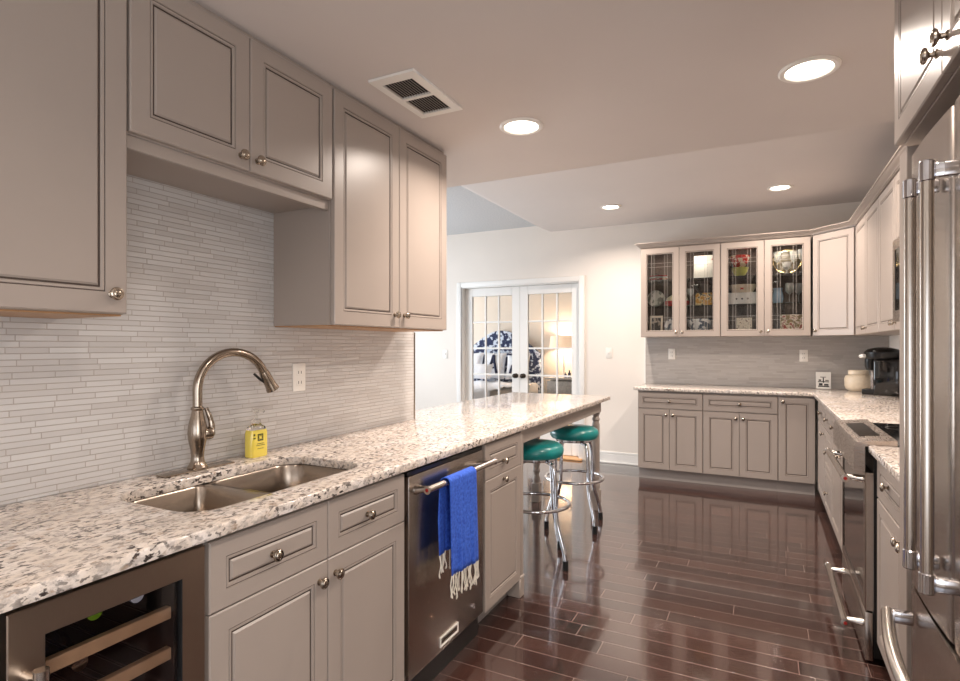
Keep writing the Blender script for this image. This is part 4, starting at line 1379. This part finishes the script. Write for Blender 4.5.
MB().lathe([(0.0, 0.0), (0.105, 0.0), (0.125, 0.03), (0.122, 0.055), (0.0, 0.056)], REDC, 28).build('base', cs)
MB().lathe([(0.11, 0.0565), (0.10, 0.09), (0.06, 0.115), (0.018, 0.122), (0.018, 0.135), (0.0, 0.136)], CERAMC, 28).build('lid', cs)
ph = thing('photo_frame', 'small cream framed dark photo on the bottom shelf at the far left', 'photo frame', (-1.010, YG, SH0))
Tl = Matrix.Rotation(math.radians(-10), 4, 'X')
q = MB()
q.rings(-0.066, 0.066, 0.002, 0.200, [(0, 0.012, CERAMC), (0, 0.0, CERAMC), (0.018, 0.0, CERAMC), (0.020, 0.004, CERAMC)], CERAMC, T=Tl)
q.build('frame', ph)
MB().box(-0.046, 0.046, 0.0028, 0.0039, 0.023, 0.180, PHOTOP, T=Tl).build('photo', ph)
solo('patterned_plate', 'blue and white plate standing beside the small framed photo', 'plate', disc_plate(0.082, BLUEWHITE), (-0.850, YG + 0.05, SH0))
solo('tall_platter', 'tall white platter with a red spot on the top shelf', 'platter', MB().box(-0.10, 0.10, 0, 0.012, 0.002, 0.245, POPPY, 0.005, 2, T=Tl), (-0.535, YG, SH2))
solo('dark_bowl', 'dark wavy bowl stacked on the fruit print box', 'bowl', MB().lathe([(0.03, 0.0), (0.05, 0.006), (0.080, 0.05), (0.092, 0.085), (0.084, 0.080), (0.05, 0.02), (0, 0.012)], simple('dark_pottery', srgb(70, 64, 58), 0.3, var=0.4, scale=10), 26), (-0.540, YG, SH1 + 0.1265))
solo('fruit_box', 'box printed with yellow fruit on the middle shelf', 'box', MB().box(-0.078, 0.078, -0.05, 0.05, 0.0, 0.125, FRUITBOX, 0.003, 1), (-0.535, YG, SH1 + 0.0005))
gst = MB().lathe([(0.035, 0.0), (0.034, 0.003), (0.004, 0.006), (0.004, 0.09), (0.03, 0.12), (0.036, 0.17), (0.034, 0.17), (0.028, 0.122), (0.0, 0.10)], GLASS, 20)
solo('stem_glass', 'single stem glass on the middle shelf beside the fruit box', 'glass', gst, (-0.655, YG - 0.065, SH1 + 0.0005))
solo('serving_bowl', 'large blue and white swirled bowl on the bottom shelf', 'bowl', MB().lathe([(0.05, 0.0), (0.07, 0.005), (0.115, 0.08), (0.128, 0.150), (0.122, 0.150), (0.105, 0.08), (0.05, 0.014), (0, 0.012)], BLUEWHITE, 30), (-0.575, YG + 0.022, SH0 + 0.0005))
solo('lime_bowl', 'lime green bowl under the red bowl on the top shelf', 'bowl', MB().lathe([(0.03, 0.0), (0.045, 0.004), (0.072, 0.05), (0.082, 0.085), (0.076, 0.085), (0.06, 0.04), (0, 0.012)], GREENC, 28), (-0.205, YG, SH2 + 0.0005))
solo('red_bowl', 'red patterned bowl stacked in the lime green bowl', 'bowl', MB().lathe([(0.03, 0.0), (0.05, 0.01), (0.080, 0.06), (0.096, 0.115), (0.088, 0.112), (0.066, 0.05), (0, 0.02)], STRIPED, 28), (-0.205, YG, SH2 + 0.0875))
bx_ = thing('white_box', 'white box with three dark buttons on the middle shelf', 'box', (-0.182, YG, SH1 + 0.0005))
MB().box(-0.125, 0.125, -0.07, 0.07, 0, 0.112, CERAMW, 0.004, 1).build('box_body', bx_)
b = MB()
for x in (-0.05, 0.0, 0.05):
    b.lathe([(0.009, 0.0), (0.009, 0.003), (0.0, 0.004)], NICKELDARK, 14, Matrix.Translation((x, -0.0702, 0.05)) @ RX)
b.build('buttons', bx_)
dd = thing('cream_dish', 'cream dish with a red star lying on the white box', 'dish', (-0.182, YG, SH1 + 0.1135))
MB().lathe([(0.0, 0.0), (0.09, 0.0), (0.120, 0.05), (0.122, 0.078), (0.116, 0.078), (0.085, 0.012), (0.0, 0.010)], CERAMC, 30, sy=0.75).build('dish', dd)
star = []
for k in range(10):
    r = 0.026 if k % 2 == 0 else 0.011
    star.append((r * math.cos(PI / 2 + k * PI / 5), r * math.sin(PI / 2 + k * PI / 5)))
MB().prism(star, 0.0, 0.0015, REDC, Matrix.Translation((0, -0.0875, 0.040)) @ Matrix.Rotation(math.radians(55), 4, 'X')).build('star', dd)
solo('script_plaque', 'small cream plaque with faint writing on the bottom shelf', 'plaque', MB().box(-0.07, 0.07, 0, 0.012, 0.002, 0.158, SCRIPTP, 0.002, 1, T=Tl), (-0.165, YG - 0.05, SH0))
b = MB()
T = Matrix.Translation((0, 0, 0.128)) @ Matrix.Rotation(math.radians(80), 4, 'X')
b.lathe([(0.112, 0.002), (0.128, 0.012), (0.132, 0.014), (0.126, 0.004), (0.110, -0.004)], GOLDM, 36, T, sy=0.94, caps=False)
b.lathe([(0.0, 0.0), (0.112, 0.002)], TRAYM, 36, T, sy=0.94)
b.lathe([(0.0, -0.004), (0.110, -0.004)], TRAYM, 36, T, sy=0.94)
solo('oval_tray', 'pale gold oval tray standing behind the goblets', 'tray', b, (0.21, YG + 0.09, SH2 + 0.004))
solo('silver_goblet', 'short white goblet in front of the gold tray', 'goblet', MB().lathe([(0.030, 0.0), (0.028, 0.004), (0.008, 0.012), (0.008, 0.035), (0.036, 0.060), (0.044, 0.110), (0.040, 0.110), (0.030, 0.062), (0.0, 0.05)], CERAMW, 24), (0.203, YG - 0.02, SH2 + 0.0005))
tumb = MB().lathe([(0.0, 0.0), (0.026, 0.0), (0.026, 0.004), (0.004, 0.008), (0.004, 0.10), (0.030, 0.135), (0.038, 0.215), (0.036, 0.215), (0.027, 0.14), (0.0, 0.115)], GLASS, 20)
for i, x in enumerate((0.125, 0.262, 0.330)):
    solo('cut_glass', ['tall stem glass left of the white goblet', 'tall stem glass right of the white goblet', 'tall stem glass at the right end of the top shelf'][i], 'glass', tumb, (x, YG - (0.02, 0.02, 0.07)[i], SH2 + 0.0005))
solo('blue_pitcher', 'pale blue pitcher on the middle shelf at the left of its pane', 'pitcher', MB().lathe([(0.0, 0.0), (0.040, 0.0), (0.052, 0.04), (0.044, 0.09), (0.036, 0.120), (0.044, 0.145), (0.040, 0.145), (0.032, 0.12), (0.0, 0.02)], BLUEC, 26), (0.128, YG, SH1 + 0.0005))
wine = MB().lathe([(0.034, 0.0), (0.033, 0.003), (0.004, 0.006), (0.004, 0.075), (0.034, 0.105), (0.040, 0.145), (0.034, 0.185), (0.032, 0.185), (0.038, 0.145), (0.032, 0.107), (0.0, 0.08)], GLASS, 20)
for i, (x, y) in enumerate(((0.225, YG - 0.04), (0.305, YG + 0.02))):
    solo('wine_glass', ['wine glass beside the pale blue pitcher', 'wine glass at the right end of the middle shelf'][i], 'glass', wine, (x, y, SH1 + 0.0005))
solo('floral_box', 'cream box with a rose print on the bottom shelf', 'box', MB().box(-0.098, 0.098, -0.06, 0.06, 0, 0.175, FLORALBOX, 0.003, 1), (0.245, YG, SH0 + 0.0005))

# ------------------------------------------------------------------ bedroom behind the doors
bed = thing('bed', 'bed with a curved navy floral headboard and pale covers', 'bed', (-4.38, 8.55, 0))
hb = []
W2 = 0.77
for k in range(25):
    u = -1 + 2 * k / 24
    hb.append((u * W2, 1.19 + 0.42 * (math.cos(u * PI / 2) ** 1.1)))
poly = [(-W2, 0.1)] + hb + [(W2, 0.1)]
MB().prism(poly, -1.06, -0.98, NAVYFLORAL, Matrix.Rotation(PI / 2, 4, 'X')).build('headboard', bed)
MB().box(-0.74, 0.74, -1.05, 0.97, 0.15, 0.34, NAVY, 0.02, 2).build('base', bed)
MB().box(-0.76, 0.76, -1.06, 0.97, 0.3405, 0.66, LINENG, 0.05, 3).build('mattress', bed)
b = MB()
nx, ny = 40, 24
vs, fs = [], []
for j in range(ny + 1):
    for i in range(nx + 1):
        u, v = i / nx, j / ny
        x = -0.775 + 1.55 * u
        y = -1.085 + 1.75 * v
        z = 0.672 + 0.012 * math.sin(x * 17 + y * 9) + 0.010 * math.sin(y * 21 - x * 6)
        vs.append((x, y, z))
for j in range(ny):
    for i in range(nx):
        a = j * (nx + 1) + i
        fs.append([a, a + 1, a + nx + 2, a + nx + 1])
b.raw(vs, fs, LINENW)
# hanging front fold
vs, fs = [], []
for j in range(13):
    for i in range(61):
        u = i / 60
        x = -0.775 + 1.55 * u
        z = 0.672 + 0.012 * math.sin(x * 17 - 9.8) + 0.010 * math.sin(-22.8 - x * 6) - j / 12 * 0.42
        y = -1.085 - 0.02 * (j / 12) * (1 + math.sin(u * 60)) - 0.012
        vs.append((x, y + (0.012 if j == 0 else 0), z))
for j in range(12):
    for i in range(60):
        a = j * 61 + i
        fs.append([a, a + 1, a + 62, a + 61])
b.raw(vs, fs, LINENW)
cv = b.build('duvet', bed, 70)
cv.modifiers.new('thickness', 'SOLIDIFY').thickness = 0.012
def pillow(label, x, y, z, w, h_, tilt, mat, motif=None):
    t = thing('pillow', label, 'pillow', (x, y, z))
    b = MB()
    n = 14
    vs, fs = [], []
    for sgn in (-1, 1):
        for j in range(n + 1):
            for i in range(n + 1):
                u, v = -1 + 2 * i / n, -1 + 2 * j / n
                th = 0.075 * ((1 - u ** 4) * (1 - v ** 4)) ** 0.6
                vs.append((u * w / 2 * (1 - 0.06 * (1 - abs(v))), sgn * th, v * h_ / 2 * (1 - 0.06 * (1 - abs(u))) + h_ / 2))
    m_ = (n + 1) ** 2
    for s_ in range(2):
        for j in range(n):
            for i in range(n):
                a = s_ * m_ + j * (n + 1) + i
                fs.append([a, a + 1, a + n + 2, a + n + 1])
    T = Matrix.Rotation(tilt, 4, 'X')
    b.raw(vs, fs, mat, T)
    b.build('cushion_body', t, 70)
    if motif:
        q = MB()
        for pts, r in motif:
            q.tube([T @ Vector((px, -0.080, pz)) for px, pz in pts], r, NAVY, 6)
        q.build('navy_motif', t)
pillow('white pillow leaning on the left of the headboard', -4.885, 9.27, 0.715, 0.44, 0.50, -0.25, LINENW)
pillow('white pillow with a navy tower motif', -4.42, 9.27, 0.715, 0.44, 0.50, -0.25, LINENW,
       [([(-0.09, 0.10), (-0.03, 0.30), (0.0, 0.44)], 0.024), ([(0.09, 0.10), (0.03, 0.30), (0.0, 0.44)], 0.024), ([(-0.06, 0.20), (0.06, 0.20)], 0.018), ([(-0.035, 0.30), (0.035, 0.30)], 0.016)])
pillow('pale pillow with a dark stripe behind the door stiles', -3.955, 9.27, 0.715, 0.44, 0.50, -0.25, LINENW, [([(-0.10, 0.10), (-0.07, 0.25)], 0.025), ([(-0.2, 0.45), (0.2, 0.45)], 0.02)])
pillow('low white pillow in front of the others on the bed', -4.60, 8.90, 0.735, 0.60, 0.30, -0.5, LINENW)
ns = thing('nightstand', 'grey wicker nightstand beside the bed', 'nightstand', (-3.07, 9.35, 0))
MB().box(-0.30, 0.30, -0.22, 0.22, 0.745, 0.78, WICKER, 0.006, 2).build('top', ns)
for z in (0.42, 0.10):
    MB().box(-0.27, 0.27, -0.19, 0.20, z, z + 0.30, WICKER, 0.01, 2).build('drawer', ns)
MB().box(-0.28, 0.28, -0.185, 0.205, 0.0, 0.095, NAVY).build('base', ns)
lp = thing('table_lamp', 'glowing table lamp with a pale drum shade on the nightstand', 'lamp', (-3.12, 9.42, 0.7805))
MB().lathe([(0.0, 0.0), (0.085, 0.0), (0.085, 0.012), (0.02, 0.03), (0.014, 0.10), (0.022, 0.20), (0.014, 0.30), (0.012, 0.40), (0.012, 0.54)], CERAMW, 24).build('base', lp)
MB().lathe([(0.250, 0.50), (0.225, 0.72)], SHADE, 36, caps=False).build('lamp_shade', lp)
l = bpy.data.lights.new('lamp_bulb', 'POINT')
l.energy = 17
l.shadow_soft_size = 0.06
l.color = (1.0, 0.86, 0.68)
o = bpy.data.objects.new('lamp_bulb', l)
o.location = (0, 0, 0.62)
COL.objects.link(o)
o.parent = lp
for i, (x, h_, r) in enumerate(((-3.02, 0.09, 0.022), (-2.95, 0.13, 0.026), (-2.87, 0.11, 0.022))):
    t_ = MB().lathe([(0.0, 0.0), (r, 0.0), (r, h_ * 0.6), (r * 0.4, h_ * 0.7), (r * 0.4, h_), (0.0, h_)], NAVY, 14)
    solo('perfume_bottle', ['short dark bottle nearest the lamp on the nightstand', 'tallest dark bottle on the nightstand', 'dark bottle at the edge of the nightstand'][i], 'bottle', t_, (x, 9.22, 0.7805))
